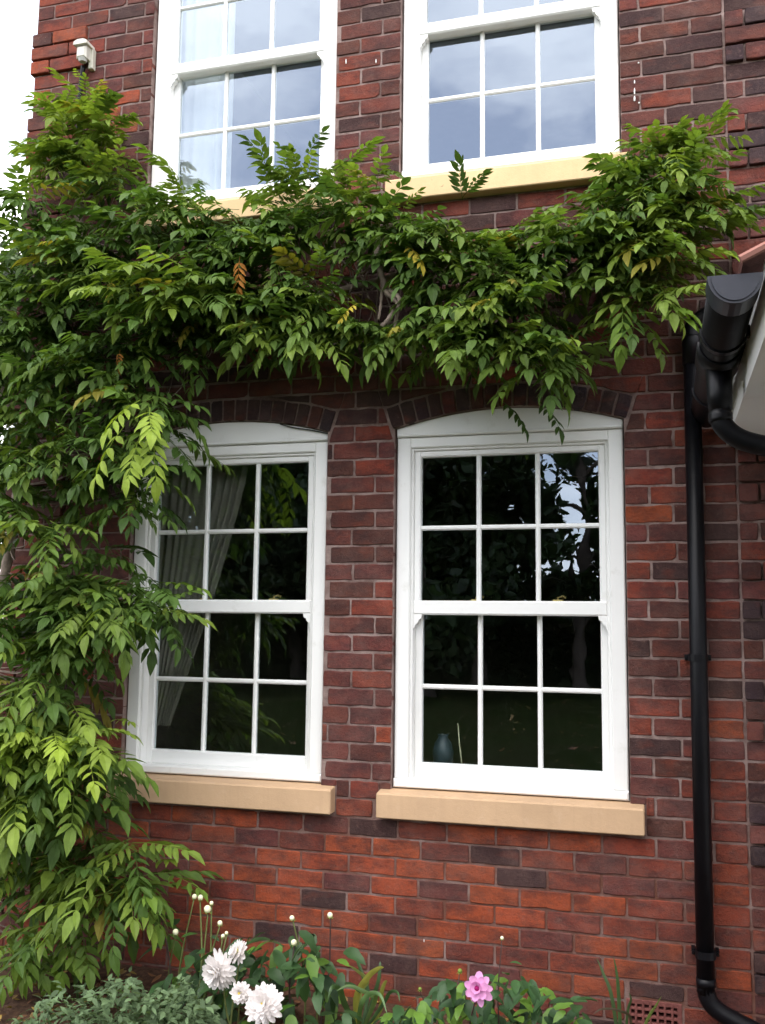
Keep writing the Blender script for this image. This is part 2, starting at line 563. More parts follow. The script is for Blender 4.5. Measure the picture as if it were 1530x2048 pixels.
mb = MB()   # rooms behind the windows
for z0, z1 in ((0.35, 2.95), (3.25, 5.7)):
    x0, x1, y0, y1 = XL + 0.281, XR - 0.281, 0.301, 4.2
    mb.add([(x0, y0, z0), (x1, y0, z0), (x1, y1, z0), (x0, y1, z0), (x0, y0, z1), (x1, y0, z1), (x1, y1, z1), (x0, y1, z1)],
           [(0, 1, 2, 3), (4, 7, 6, 5), (1, 5, 6, 2), (2, 6, 7, 3), (3, 7, 4, 0)])
mb.build('room', M_ROOM, house)
mb = MB()   # roof out of the picture, closing the house
mb.prism([(-2.35, ZT), (3.3, ZT), (3.3, ZT + .12), (-2.35, ZT + .12)], -0.35, 7.1)
mb.add([(-2.35, -0.36, ZT + .121), (3.3, -0.36, ZT + .121), (3.3, 3.3, ZT + 2.3), (-2.35, 3.3, ZT + 2.3), (-2.35, 7.1, ZT + .121), (3.3, 7.1, ZT + .121)],
       [(0, 1, 2, 3), (3, 2, 5, 4), (0, 3, 4), (1, 5, 2)])
mb.build('roof', M_TILE, house)

# --- bricks
SILLS_L = [(-1.37, -0.262), (-0.055, 1.062)]
SILLS_U = [(-1.365, -0.262), (-0.05, 1.048)]
HOLES = [(a - GAP, b + GAP, LZ0 - 0.012, SPR) for a, b in LW] + [(a - GAP, b + GAP, UZ0 - 0.012, UZ1) for a, b in UW]
HOLES += [(a - .006, b + .006, 0.822, 0.94) for a, b in SILLS_L] + [(a - .006, b + .006, 3.598, 3.72) for a, b in SILLS_U]
AIRB = (0.978, 1.188, 0.040, 0.186)
HOLES.append((AIRB[0] - .008, AIRB[1] + .008, AIRB[2] - .008, AIRB[3] + .008))


def minus(r, h):
    x0, x1, z0, z1 = r
    a, b, c, d = h
    if b <= x0 or a >= x1 or d <= z0 or c >= z1: return [r]
    out = []
    if a > x0: out.append((x0, a - .002, z0, z1))
    if b < x1: out.append((b + .002, x1, z0, z1))
    m0, m1 = max(x0, a), min(x1, b)
    if c > z0: out.append((m0, m1, z0, c - .002))
    if d < z1: out.append((m0, m1, d + .002, z1))
    return out


def clip(poly, nx_, nz_, c):
    out = []
    for i in range(len(poly)):
        p, q = poly[i - 1], poly[i]
        dp, dq = p[0] * nx_ + p[1] * nz_ - c, q[0] * nx_ + q[1] * nz_ - c
        if (dp >= 0) != (dq >= 0):
            t = dp / (dp - dq)
            out.append((p[0] + (q[0] - p[0]) * t, p[1] + (q[1] - p[1]) * t))
        if dq >= 0: out.append(q)
    return out


PAL = {'orange': (0.37, 0.075, 0.026), 'red': (0.255, 0.052, 0.028), 'purple': (0.165, 0.048, 0.039),
       'brown': (0.115, 0.037, 0.026), 'dark': (0.050, 0.024, 0.023), 'blue': (0.040, 0.026, 0.032)}


def brick_colour(x, z):
    if x > QX: w = dict(purple=4, brown=3, blue=3, red=1, dark=2)
    elif z < 0.84: w = dict(orange=7, red=6, purple=2.2, brown=.8, dark=.9)
    elif z < 1.25: w = dict(orange=1.6, red=4, purple=4, brown=2, dark=1.4)
    elif z < 2.55: w = dict(orange=.25, red=3.2, purple=4.5, brown=2.6, dark=1.9)
    elif x < -1.5 and z > 4.0: w = dict(orange=3, red=4, purple=3, brown=1)
    else: w = dict(red=1.6, purple=4.2, brown=4.0, dark=2.8)
    k = rnd.choices(list(w), list(w.values()))[0]
    c = PAL[k]
    s = rnd.uniform(0.88, 1.14)
    return tuple(min(1, q * s * rnd.uniform(.94, 1.06)) for q in c)


def worn(poly, c=0.0032):
    """cut the corners of a convex polygon a little, unevenly"""
    out = []
    for i in range(len(poly)):
        p, a, b = poly[i], poly[i - 1], poly[(i + 1) % len(poly)]
        for q in (a, b):
            d = math.hypot(q[0] - p[0], q[1] - p[1])
            t = min(0.35, c * rnd.uniform(.4, 1.7) * (3.5 if rnd.random() < .10 else 1) / max(d, 1e-6))
            out.append((p[0] + (q[0] - p[0]) * t, p[1] + (q[1] - p[1]) * t))
        L = math.hypot(b[0] - p[0], b[1] - p[1])
        for k in range(1, 4 if L > .12 else 2):
            if L < .05: break
            f = k / (4 if L > .12 else 2)
            j = rnd.gauss(0, .0017)
            out.append((p[0] + (b[0] - p[0]) * f - (b[1] - p[1]) / L * j, p[1] + (b[1] - p[1]) * f + (b[0] - p[0]) / L * j))
    return out


def brick_geo(poly, yf, depth=0.04, bev=0.0028):
    P = worn(poly)
    cx = sum(p[0] for p in P) / len(P)
    cz = sum(p[1] for p in P) / len(P)
    n = len(P)
    I = []
    for x, z in P:
        hx_, hz_ = max(abs(q[0] - cx) for q in P), max(abs(q[1] - cz) for q in P)
        bb = bev * rnd.uniform(.6, 1.7)
        I.append((cx + (x - cx) * (1 - bb / max(hx_, .01)), cz + (z - cz) * (1 - bb / max(hz_, .01))))
    vs = [(x, yf + rnd.uniform(-.0007, .0007), z) for x, z in I] + [(x, yf + bev, z) for x, z in P] + [(x, yf + depth, z) for x, z in P]
    fs = [tuple(range(n))]
    for k in range(n):
        j = (k + 1) % n
        fs += [(k, n + k, n + j, j), (n + k, 2 * n + k, 2 * n + j, n + j)]
    return vs, fs


def ccw(poly):
    a = sum(poly[i - 1][0] * poly[i][1] - poly[i][0] * poly[i - 1][1] for i in range(len(poly)))
    return poly if a > 0 else poly[::-1]


PROTO = []
for k in range(24):
    w, h = BL - JT, CH - JT
    m_ = MB()
    m_.add(*brick_geo([(-w / 2, -h / 2), (w / 2, -h / 2), (w / 2, h / 2), (-w / 2, h / 2)], 0.0))
    PROTO.append(m_.mesh('brick', M_BRICK_O))

LEAFY = [[(0, 320), (300, 330), (430, 400), (650, 400), (760, 400), (830, 420), (1000, 470), (1150, 450), (1250, 300), (1450, 280), (1480, 480), (1300, 620),
          (1150, 720), (900, 700), (600, 690), (380, 740), (330, 860), (300, 1000), (240, 1100), (240, 1350), (210, 1500), (220, 1700), (300, 1750), (200, 1950), (0, 2048)],
         [(1370, 640), (1425, 640), (1425, 2048), (1380, 2048)], [(1400, 550), (1530, 500), (1530, 920), (1420, 900)]]
bricks = []     # (show, kind, data)
ARCH = [arch(a - GAP, b + GAP) for a, b in LW]
nrow = int((ZT - 0.02 - Z0) / CH)
for r_ in range(-12, nrow):
    zb = Z0 + r_ * CH
    off = 0.992 if (r_ % 2 == 0) else 0.885
    quoin = (r_ % 6) in (3, 4, 5)
    drift = rnd.uniform(-.006, .006)
    cuts = [XL - (0.018 if quoin else 0)]
    k0 = math.ceil((XL + .06 - off) / BL)
    x = off + k0 * BL + drift
    while x < 2.6:
        cuts.append(x + rnd.uniform(-.004, .004))
        x += BL
    if zb < 6.0:
        cuts = [c for c in cuts if abs(c - QX) > .045] + [QX]
        if quoin: cuts = [c for c in cuts if abs(c + 1.715) > .05] + [-1.715]
    cuts.sort()
    for a, b in zip(cuts, cuts[1:]):
        rects = [(a + JT / 2, b - JT / 2, zb + JT / 2 + rnd.uniform(-.0012, .0012), zb + CH - JT / 2 + rnd.uniform(-.0012, .0012))]
        for h in HOLES: rects = [q for s_ in rects for q in minus(s_, h)]
        for rc in rects:
            x0, x1, z0, z1 = rc
            if x1 - x0 < .02 or z1 - z0 < .016: continue
            xm, zm = (x0 + x1) / 2, (z0 + z1) / 2
            pr = 0.018 if quoin and (xm < -1.715 or QX < xm < QX + .335) else 0.0
            yf = -pr + rnd.uniform(-.0015, .0018)
            pieces = [[(x0, z0), (x1, z0), (x1, z1), (x0, z1)]]
            cut = False
            for xc, zc, R0, a0 in ARCH:
                ro = R0 + RING + .010
                if abs(xm - xc) > .8 or not (SPR - .1 < zm < SPR + .3): continue
                a1 = a0 + .012
                nxt = []
                for pl in pieces:
                    cx_, cz_ = sum(p[0] for p in pl) / len(pl), sum(p[1] for p in pl) / len(pl)
                    pol = [(math.hypot(p[0] - xc, p[1] - zc), abs(math.atan2(p[0] - xc, p[1] - zc))) for p in pl + [(cx_, cz_)]]
                    if not any(q[0] < ro and q[1] < a1 + .003 for q in pol):
                        nxt.append(pl)
                        continue
                    cut = True
                    inner = pl
                    for sg in (-1, 1):
                        nxx, nzz = sg * math.cos(a1), -math.sin(a1)
                        c0 = xc * nxx + zc * nzz
                        nxt.append(clip(pl, nxx, nzz, c0 + .003))
                        if inner: inner = clip(inner, -nxx, -nzz, -c0)
                    if len(inner) > 2:
                        ang = math.atan2(sum(p[0] for p in inner) / len(inner) - xc, sum(p[1] for p in inner) / len(inner) - zc)
                        sx, cc_ = math.sin(ang), math.cos(ang)
                        nxt.append(clip(inner, sx, cc_, xc * sx + zc * cc_ + ro))
                pieces = [ccw(p) for p in nxt if len(p) > 2]
            bc = brick_colour(xm, zm)
            for pl in pieces:
              area = abs(sum(pl[i - 1][0] * pl[i][1] - pl[i][0] * pl[i - 1][1] for i in range(len(pl)))) / 2
              if area < 5e-4: continue
              uu = pix((xm, 0, zm))
              show = area / uu[2] ** 2
              if not (0 < uu[0] < 1530 and 0 < uu[1] < 2048): show = 0
              if any(inside(p, uu[0], uu[1]) for p in LEAFY): show *= .12
              std = (not cut) and len(rects) == 1 and abs((x1 - x0) - (BL - JT)) < .02 and z1 - z0 > .06
              bricks.append((show, std, pl, (x0, x1, z0, z1), yf, bc))
vous = []
for xc, zc, R0, a0 in ARCH:      # arch rings of bricks on end
    nv = 17
    r0, r1 = R0 + .001, R0 + RING
    for k in range(nv):
        b0 = (a0 + .008) * (2 * k / nv - 1) + .0026
        b1 = (a0 + .008) * (2 * (k + 1) / nv - 1) - .0026
        pl = ccw([(xc + r0 * math.sin(b0), zc + r0 * math.cos(b0)), (xc + r0 * math.sin(b1), zc + r0 * math.cos(b1)),
                  (xc + r1 * math.sin(b1), zc + r1 * math.cos(b1)), (xc + r1 * math.sin(b0), zc + r1 * math.cos(b0))])
        bricks.append((9, False, pl, None, -0.0025 + rnd.uniform(-.001, .001), tuple(q * rnd.uniform(.6, .9) for q in PAL[rnd.choice(['brown', 'dark', 'blue', 'dark'])])))
order = sorted(range(len(bricks)), key=lambda i: -bricks[i][0])
far = MB()
for rank, i in enumerate(order):
    show, std, pl, rc, yf, col = bricks[i]
    if rank < 299:
        if std:
            x0, x1, z0, z1 = rc
            flip = rnd.choice((1, -1))
            mw = Matrix.Translation(((x0 + x1) / 2, yf, (z0 + z1) / 2)) @ Matrix.Rotation(rnd.gauss(0, .0035), 4, 'Y') @ Matrix.Diagonal(((x1 - x0) / (BL - JT), 1, (z1 - z0) / (CH - JT), 1))
            inst('brick', PROTO[i % 24], wall, mw, col)
        else:
            m_ = MB()
            m_.add(*brick_geo(pl, yf))
            m_.build('brick', M_BRICK_O, wall, color=col)
    else:
        far.add(*brick_geo(pl, yf), col=col)
o = far.build('brickwork', M_BRICK_V, wall)
o['kind'] = 'stuff'


# --- sash windows
def sash_window(x0, x1, z0, z1, arched, label, sub=1.0):
    w = empty('sash_window', (0, 0, 0), house)
    w['label'] = label
    W = x1 - x0
    H = z1 - z0
    q = H / 1.553
    yf = 0.030
    J = 0.064
    bot = 0.036
    f = MB()
    # outer frame: jambs, head, cill, each a stepped section
    f.bbox(x0, x0 + J, yf, .155, z0 + bot, z1, .005)
    f.bbox(x1 - J, x1, yf, .155, z0 + bot, z1, .005)
    f.bbox(x0 + J - .004, x1 - J + .004, yf + .002, .155, z1 - .048, z1 - .0005, .005)
    f.bbox(x0 - .001, x1 + .001, yf - .012, .155, z0, z0 + bot, .006)
    f.bbox(x0 + J - .002, x0 + J + .012, yf + .016, .15, z0 + bot - .002, z1 - .046, .003)
    f.bbox(x1 - J - .012, x1 - J + .002, yf + .016, .15, z0 + bot - .002, z1 - .046, .003)
    f.bbox(x0 + J + .010, x1 - J - .010, yf + .016, .15, z1 - .060, z1 - .046, .003)
    f.build('frame', M_WHITE, w)
    gx0, gx1 = x0 + .107, x1 - .106
    gt, gm1, gm0, gb = z0 + 1.464 * q, z0 + .814 * q, z0 + .752 * q, z0 + .100 * q
    s0, s1 = x0 + J + .010, x1 - J - .010
    yu, yl = yf + .026, yf + .064          # faces of the upper (outer) and the lower (inner) sash
    u = MB()
    u.bbox(s0, gx0, yu, yu + .034, gm0, z1 - .058, .006)
    u.bbox(gx1, s1, yu, yu + .034, gm0, z1 - .058, .006)
    u.bbox(gx0 - .006, gx1 + .006, yu + .001, yu + .034, gt, z1 - .058, .006)
    u.bbox(s0 + .0005, s1 - .0005, yu - .006, yu + .036, gm0 - .001, gm1, .007)
    u.build('upper_sash', M_WHITE, w)
    for xa, sg in ((s0 + .001, 1), (s1 - .001, -1)):     # run-through horns
        h = MB()
        pr = [(0, .001), (0, -.062), (.006, -.058), (.010, -.044), (.022, -.034), (.026, -.022), (.036, -.018), (.040, .001)]
        pl = ccw([(xa + sg * a, gm0 + b) for a, b in pr])
        h.prism(pl, yu - .002, yu + .030)
        h.build('sash_horn', M_WHITE, w)
    lo = MB()
    lo.bbox(s0, gx0 + .002, yl, yl + .034, z0 + bot - .004, gm0 + .03, .006)
    lo.bbox(gx1 - .002, s1, yl, yl + .034, z0 + bot - .004, gm0 + .03, .006)
    lo.bbox(gx0 - .004, gx1 + .004, yl + .001, yl + .034, z0 + bot - .004, gb, .007)
    lo.bbox(gx0 - .004, gx1 + .004, yl + .001, yl + .034, gm0 + .004, gm0 + .050, .006)
    lo.build('lower_sash', M_WHITE, w)
    # panes and glazing bars
    for (za, zb, ya) in ((gm1, gt, yu), (gb, gm0 + .006, yl)):
        cols = [gx0 + (gx1 - gx0) * k / 3 for k in range(4)]
        zm = (za + zb) / 2 + (.002 if ya == yu else .004)
        bw = .0105
        for k in (1, 2):
            b = MB()
            b.bbox(cols[k] - bw, cols[k] + bw, ya + .007, ya + .030, za - .004, zb + .004, .006)
            b.build('glazing_bar', M_WHITE, w)
        b = MB()
        b.bbox(gx0 - .004, gx1 + .004, ya + .0085, ya + .0285, zm - bw, zm + bw, .006)
        b.build('glazing_bar', M_WHITE, w)
        for k in range(3):
            for (c, d) in ((za, zm), (zm, zb)):
                g = MB()
                # each pane sits very slightly out of true, as sealed units do
                t1, t2 = rnd.uniform(-.0006, .0006), rnd.uniform(-.0006, .0006)
                X0, X1, C, D = cols[k] + .002, cols[k + 1] - .002, c - .002, d + .002
                ys = ya + .018
                g.add([(X0, ys - t1, C), (X1, ys + t1, C), (X1, ys + t2 + t1, D), (X0, ys + t2 - t1, D),
                       (X0, ys + .004 - t1, C), (X1, ys + .004 + t1, C), (X1, ys + .004 + t2 + t1, D), (X0, ys + .004 + t2 - t1, D)],
                      [(0, 1, 2, 3), (7, 6, 5, 4), (0, 4, 5, 1), (1, 5, 6, 2), (2, 6, 7, 3), (3, 7, 4, 0)])
                g.build('pane', M_GLASS, w)
    for fx in (.27, .73):
        c = MB()
        cx, cz = gx0 + (gx1 - gx0) * fx + .03, gm0 + .052
        cy = yl + .02
        c.tube([(cx - .028, cy, cz), (cx - .02, cy, cz + .012), (cx + .02, cy, cz + .012), (cx + .028, cy, cz)], [.006, .008, .008, .006], 6)
        c.tube([(cx, cy, cz + .012), (cx, cy, cz + .03)], [.004, .005], 6)
        c.tube([(cx + .004, cy, cz + .028), (cx + .02, cy + .004, cz + .034), (cx + .034, cy + .006, cz + .026)], [.003, .005, .006], 6)
        c.build('sash_fastener', M_BRASS, w)
    if arched:
        xc, zc, r, a0 = arch(x0, x1)
        top = arc_pts(xc, zc, r - .002, a0, 22)
        a = MB()
        pl = [(x0 + .001, z1 + .001), (x1 - .001, z1 + .001)] + top[::-1]
        a.prism(pl, yf - .006, .15)
        a.bbox(x0 + .002, x1 - .002, yf - .014, yf - .004, z1 + .002, z1 + .014, .004)
        a.build('arch_panel', M_WHITE, w)
    return w


sash_window(*LW[0], LZ0, LZ1, True, 'lower sash window half hidden by the climbing plant, cream curtain inside')
sash_window(*LW[1], LZ0, LZ1, True, 'lower sash window with tree and lawn reflected in dark panes')
sash_window(*UW[0], UZ0, UZ1, False, 'upper sash window with white curtain, leaves over its bottom rail')
sash_window(*UW[1], UZ0, UZ1, False, 'upper sash window with blue sky in its panes above cream sill')

for (ss, zt, zb, mat, bk) in ((SILLS_L, .935, .829, M_STONE, .948), (SILLS_U, 3.706, 3.604, M_STONE_U, 3.742)):
    for a, b in ss:
        s = MB()
        prof = [(.14, zb + .002), (-.056, zb), (-.060, zb + .004), (-.060, zt - .007), (-.054, zt), (.016, bk - .004), (.14, bk - .004)]
        n = len(prof)
        e = .004
        vs = []
        for xx, ins in ((a, e), (a + e, 0), (b - e, 0), (b, e)):
            cy = sum(p[0] for p in prof) / n
            cz = sum(p[1] for p in prof) / n
            for y_, z_ in prof:
                vs.append((xx, y_ + (ins if y_ < 0 else 0), z_ + (ins if z_ < cz else -ins)))
        fs = [tuple(reversed(range(n))), tuple(range(3 * n, 4 * n))]
        for r_ in range(3):
            for k in range(n):
                j = (k + 1) % n
                fs.append((r_ * n + k, r_ * n + j, (r_ + 1) * n + j, (r_ + 1) * n + k))
        s.add(vs, fs)
        s.build('window_sill', mat, house)

# --- old paint splashes on the bricks
m_ = MB()
for u, v, dv, r_ in ((1269, 160, 7, .0028), (1269, 176, 12, .0032), (1269, 192, 10, .0045), (1278, 204, 3, .004), (1277, 124, 3, .004), (692, 118, 9, .003), (752, 118, 8, .003), (848, 1878, 6, .002)):
    a_, b_ = at(u, v, -.0025), at(u, v + dv, -.0025)
    m_.tube([tuple(a_), tuple((a_ + b_) / 2), tuple(b_)], [r_ * .4, r_, r_ * .8], 6)
m_.build('paint_splash', M_WHITE, house)['kind'] = 'stuff'

# --- terracotta air brick
ab = MB()
x0, x1, z0, z1 = AIRB
ab.box(x0 + .003, x1 - .003, .045, .06, z0 + .003, z1 - .003)
air = ab.build('air_brick', M_DARK, house)
air['label'] = 'terracotta air brick with rows of square holes'
nc, nr = 7, 5
g = MB()
pw, ph = (x1 - x0 - .016) / nc, (z1 - z0 - .016) / nr
for k in range(nc + 1):
    cx = x0 + .008 + k * pw
    hw = .0048 if 0 < k < nc else .009
    g.bbox(cx - hw, cx + hw, .001, .048, z0, z1, .002)
for k in range(nr + 1):
    cz = z0 + .008 + k * ph
    hw = .0055 if 0 < k < nr else .009
    g.bbox(x0 + .0005, x1 - .0005, .0022, .047, cz - hw, cz + hw, .002)
g.build('grille', M_TERRA, air)

# ------------------------------------------------------------------ porch with its eave, gutter and pipes
YN, YW = -1.62, -0.002
FX, FZ0, FZ1 = 1.416, 2.410, 2.590
porch = empty('porch', (1.43, -0.8, 0))
tag(porch, 'side porch with white eaves box and red roof tiles', 'porch')
m_ = MB(); m_.bbox(FX, FX + .02, YN, YW, FZ0 - .004, FZ1, .002); m_.build('fascia', M_WHITE, porch)
m_ = MB(); m_.bbox(FX + .021, FX + .34, YN + .021, YW, FZ0, FZ0 + .012, .002); m_.build('soffit', M_WHITE, porch)
m_ = MB()
m_.prism([(FX + .0205, FZ0 - .004), (FX + 1.9, FZ0 - .004), (FX + 1.9, 3.25), (FX + .9, 2.985), (FX + .0205, 2.575)], YN - .001, YN + .0205)
m_.build('barge_board', M_WHITE, porch)
m_ = MB(); m_.bbox(FX + .33, FX + .45, YN + .25, YW, 0, FZ0 - .001, .004); m_.build('side_wall', M_WHITE, porch)
TD = Vector((0.90, 0, 0.43)).normalized()
for row in range(5):
    for k in range(9):
        t = MB()
        y0 = YN - .04 + k * .185
        o_ = Vector((1.362, 0, 2.566)) + TD * (row * .24) + Vector((0, 0, .014 * 1))
        e_ = o_ + TD * .29 - Vector((0, 0, .010))
        up = Vector((-TD.z, 0, TD.x)) * .014
        yy0, yy1 = y0 + .002, min(y0 + .183, -.004)
        if yy1 - yy0 < .03: continue
        tl = [o_, e_, e_ + up, o_ + up]
        t.add([(p.x, yy0, p.z) for p in tl] + [(p.x, yy1, p.z) for p in tl],
              [(0, 1, 2, 3), (7, 6, 5, 4), (0, 4, 5, 1), (1, 5, 6, 2), (2, 6, 7, 3), (3, 7, 4, 0)])
        t.build('roof_tile', M_TILE, porch)

m_ = MB()
p0, p1 = Vector((1.352, 0, 2.576)), Vector((1.352, 0, 2.576)) + TD * 1.4
m_.tube([(p0.x, YN - .050, p0.z), (p1.x, YN - .050, p1.z)], .011, 6)
m_.build('verge_strip', plain('pink_mortar', (.27, .13, .105), .9, .1), porch)

gut = empty('gutter', (1.343, -0.8, 2.5))
tag(gut, 'black plastic gutter with rounded end cap under the porch roof', 'gutter')
GC, GR, GZ = 1.3425, 0.0685, 2.552


def half_ring(r, sx=1.0, depth=1.12, n=14):
    return [(GC - r * math.cos(math.pi * k / n) * sx, GZ - r * depth * math.sin(math.pi * k / n)) for k in range(n + 1)]


def channel(mb, y0, y1, ro, ri):
    A, B = half_ring(ro), half_ring(ri)
    n = len(A)
    vs = [(x, y0, z) for x, z in A] + [(x, y0, z) for x, z in B] + [(x, y1, z) for x, z in A] + [(x, y1, z) for x, z in B]
    fs = []
    for k in range(n - 1):
        fs += [(k, k + 1, 2 * n + k + 1, 2 * n + k), (n + k + 1, n + k, 3 * n + k, 3 * n + k + 1), (k + 1, k, n + k, n + k + 1), (2 * n + k, 2 * n + k + 1, 3 * n + k + 1, 3 * n + k)]
    fs += [(0, 2 * n, 3 * n, n), (n - 1, 2 * n - 1, 4 * n - 1, 3 * n - 1)]
    mb.add(vs, fs)


m_ = MB(); channel(m_, YN + .004, -.02, GR - .004, GR - .008); m_.build('channel', M_BLACK, gut, True)
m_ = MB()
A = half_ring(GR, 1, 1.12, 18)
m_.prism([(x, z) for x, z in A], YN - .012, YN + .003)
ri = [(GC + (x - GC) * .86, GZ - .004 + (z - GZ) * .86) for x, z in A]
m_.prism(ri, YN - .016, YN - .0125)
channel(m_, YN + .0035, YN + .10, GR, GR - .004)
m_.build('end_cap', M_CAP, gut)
for yb in (-1.16, -.42):
    m_ = MB(); channel(m_, yb - .016, yb + .016, GR + .003, GR - .003)
    m_.bbox(GC + GR - .004, FX + .0, yb - .016, yb + .016, GZ - .03, GZ + .004, .002)
    m_.build('bracket', M_BLACK, gut)
m_ = MB()
channel(m_, -1.04, -.80, GR + .004, GR - .003)
m_.tube([(GC - .004, -.93, GZ - .058), (GC - .004, -.93, GZ - .15), (GC - .002, -.93, GZ - .20)], [.042, .040, .037], 16)
m_.build('outlet', M_BLACK, gut, True)
m_ = MB()
pts = curve_pts([(GC - .002, -.93, GZ - .19), (GC + .002, -.93, GZ - .245), (GC + .055, -.925, GZ - .296), (GC + .16, -.92, GZ - .33), (GC + .30, -.915, GZ - .37)], 6)
m_.tube(pts, .0335, 16)
m_.tube(pts[2:6], .0375, 16)
m_.build('swan_neck', M_BLACK, gut, True)
m_ = MB(); m_.tube([(GC + .29, -.915, GZ - .36), (GC + .305, -.915, GZ - .42), (GC + .305, -.915, .05)], .034, 16); m_.build('pipe', M_BLACK, gut, True)

dp = empty('downpipe', (1.28, -.06, 0))
tag(dp, 'black round downpipe running down the brick wall beside the porch', 'downpipe')
PX, PY, PR = 1.2825, -.062, .034
m_ = MB(); m_.tube([(PX - .004, PY, .26), (PX, PY, 1.4), (PX + .004, PY, 2.86)], PR, 18); m_.build('pipe', M_BLACK, dp, True)
m_ = MB(); m_.tube([(PX + .004, PY, 2.74), (PX + .004, PY, 2.85), (PX + .004, PY, 2.862)], [PR + .004, PR + .004, PR + .002], 18); m_.build('socket', M_BLACK, dp, True)
m_ = MB(); m_.tube(curve_pts([(PX + .004, PY, 2.85), (PX + .012, PY, 2.905), (PX + .06, PY, 2.945), (PX + .13, PY, 2.975), (PX + .19, PY + .03, 2.985), (PX + .21, .02, 2.985)], 6), PR, 16); m_.build('top_bend', M_BLACK, dp, True)
m_ = MB()
pts = curve_pts([(PX - .004, PY, .31), (PX - .003, PY, .265), (PX + .016, PY - .003, .222), (PX + .075, PY - .01, .185), (PX + .24, PY - .025, .125), (PX + .40, PY - .04, .07)], 6)
m_.tube(pts, PR, 16)
m_.tube([(PX - .004, PY, .285), (PX - .004, PY, .318)], PR + .0025, 16)
m_.build('shoe_bend', M_BLACK, dp, True)
for zb in (1.538, .405):
    m_ = MB()
    m_.tube([(PX - .002, PY, zb - .014), (PX - .002, PY, zb + .014)], PR + .005, 16)
    for sg in (-1, 1):
        m_.box(PX - .002 + sg * (PR + .004), PX - .002 + sg * (PR + .017), -.046, -.002, zb - .011, zb + .011)
        m_.tube([(PX - .002 + sg * (PR + .011), -.054, zb), (PX - .002 + sg * (PR + .011), -.046, zb)], .006, 8)
    m_.build('bracket', M_BLACK, dp)

# ------------------------------------------------------------------ movement sensor on the corner, with its lead
M_CREAM = plain('aged_white_plastic', (.62, .60, .53), .5, .4, .1, 20)
sl = empty('security_sensor', (-1.70, 0, 4.55))
tag(sl, 'small white movement sensor high on the brick corner', 'sensor')
m_ = MB()
m_.bbox(-1.730, -1.672, -.080, -.03, 4.568, 4.635, .010)
m_.build('body', M_CREAM, sl)
m_ = MB()
m_.prism([(-1.742, 4.637), (-1.660, 4.637), (-1.664, 4.655), (-1.684, 4.664), (-1.718, 4.664), (-1.738, 4.655)], -.090, -.012)
m_.build('hood', M_CREAM, sl)
m_ = MB()
m_.tube([(-1.70, -.058, 4.569), (-1.70, -.058, 4.553)], [.025, .018], 12)
m_.build('lens', plain('grey_lens', (.45, .45, .43), .4), sl)
m_ = MB()
m_.bbox(-1.685, -1.660, -.032, -.002, 4.53, 4.64, .004)
m_.build('back_plate', plain('weathered_plastic', (.50, .48, .40), .6), sl)
cb = MB(); cb.tube(curve_pts([(-1.715, -.03, 4.55), (-1.728, -.022, 4.45), (-1.735, -.02, 4.30), (-1.73, -.02, 4.0)], 5), .012, 8)
tag(cb.build('sensor_cable', M_BLACK, None, True), 'dark cable running down from the white sensor into the leaves', 'cable')
cb = MB(); cb.tube(curve_pts([tuple(at(u, v, .012)) for u, v in ((560, 848), (585, 855), (620, 860), (655, 867), (668, 872))], 5), .0028, 6)
tag(cb.build('arch_cable', M_BLACK, None, True), 'thin black cable under the brick arch of the curtained lower window', 'cable')

# ------------------------------------------------------------------ curtains and things on the inside
def drape(name, ztop, zbot, xl, xr_fn, y, npl, amp, mat):
    nu, nv = npl * 8, 30
    vs = []
    for j in range(nv + 1):
        t = j / nv
        z = ztop + (zbot - ztop) * t
        xr = xr_fn(t)
        for i in range(nu + 1):
            s = i / nu
            vs.append((xl + (xr - xl) * s, y + amp * math.sin(2 * math.pi * npl * (s + .022 * math.sin(13 * s + 1)) + .7 * math.sin(3 * t + 5 * s)) * (.65 + .45 * math.sin(7.3 * s + .8)), z))
    fs = [(j * (nu + 1) + i, j * (nu + 1) + i + 1, (j + 1) * (nu + 1) + i + 1, (j + 1) * (nu + 1) + i) for j in range(nv) for i in range(nu)]
    m = MB()
    m.add(vs, fs)
    return m.build(name, mat, None, True)


tag(drape('curtain', 2.56, 1.15, -1.36, lambda t: -.80 - .40 * t ** 1.25, .21, 11, .016, M_CURTAIN),
    'cream pleated curtain drawn aside inside the lower window beside the climber', 'curtain')
tag(drape('curtain', 5.3, 3.70, -1.36, lambda t: -.965, .20, 6, .014, M_NET),
    'white curtain hanging inside the upper window above the climber', 'curtain')
m_ = MB()
prof = [(.030, 0), (.046, .03), (.050, .07), (.040, .11), (.022, .135), (.026, .15)]
vx, vy, vz = .172, .25, 1.01
vs, fs = [], []
for r0, zz in prof:
    for k in range(14):
        vs.append((vx + r0 * math.cos(k / 14 * 2 * math.pi), vy + r0 * math.sin(k / 14 * 2 * math.pi), vz + zz))
for i in range(len(prof) - 1):
    for k in range(14):
        fs.append((i * 14 + k, i * 14 + (k + 1) % 14, (i + 1) * 14 + (k + 1) % 14, (i + 1) * 14 + k))
fs.append(tuple(reversed(range(14))))
m_.add(vs, fs)
tag(m_.build('vase', M_VASE, None, True), 'pale blue vase inside the lower window without a curtain', 'vase')
m_ = MB(); m_.box(-1.9, 2.6, .19, .34, .985, 1.009); m_.build('window_board', M_ROOM, house)
m_ = MB(); m_.tube([(.262, .25, 1.01), (.246, .26, 1.12), (.236, .27, 1.21)], [.004, .003, .002], 6)
tag(m_.build('twig', M_BUD, None, True), 'thin pale stick standing beside the blue vase', 'stick')

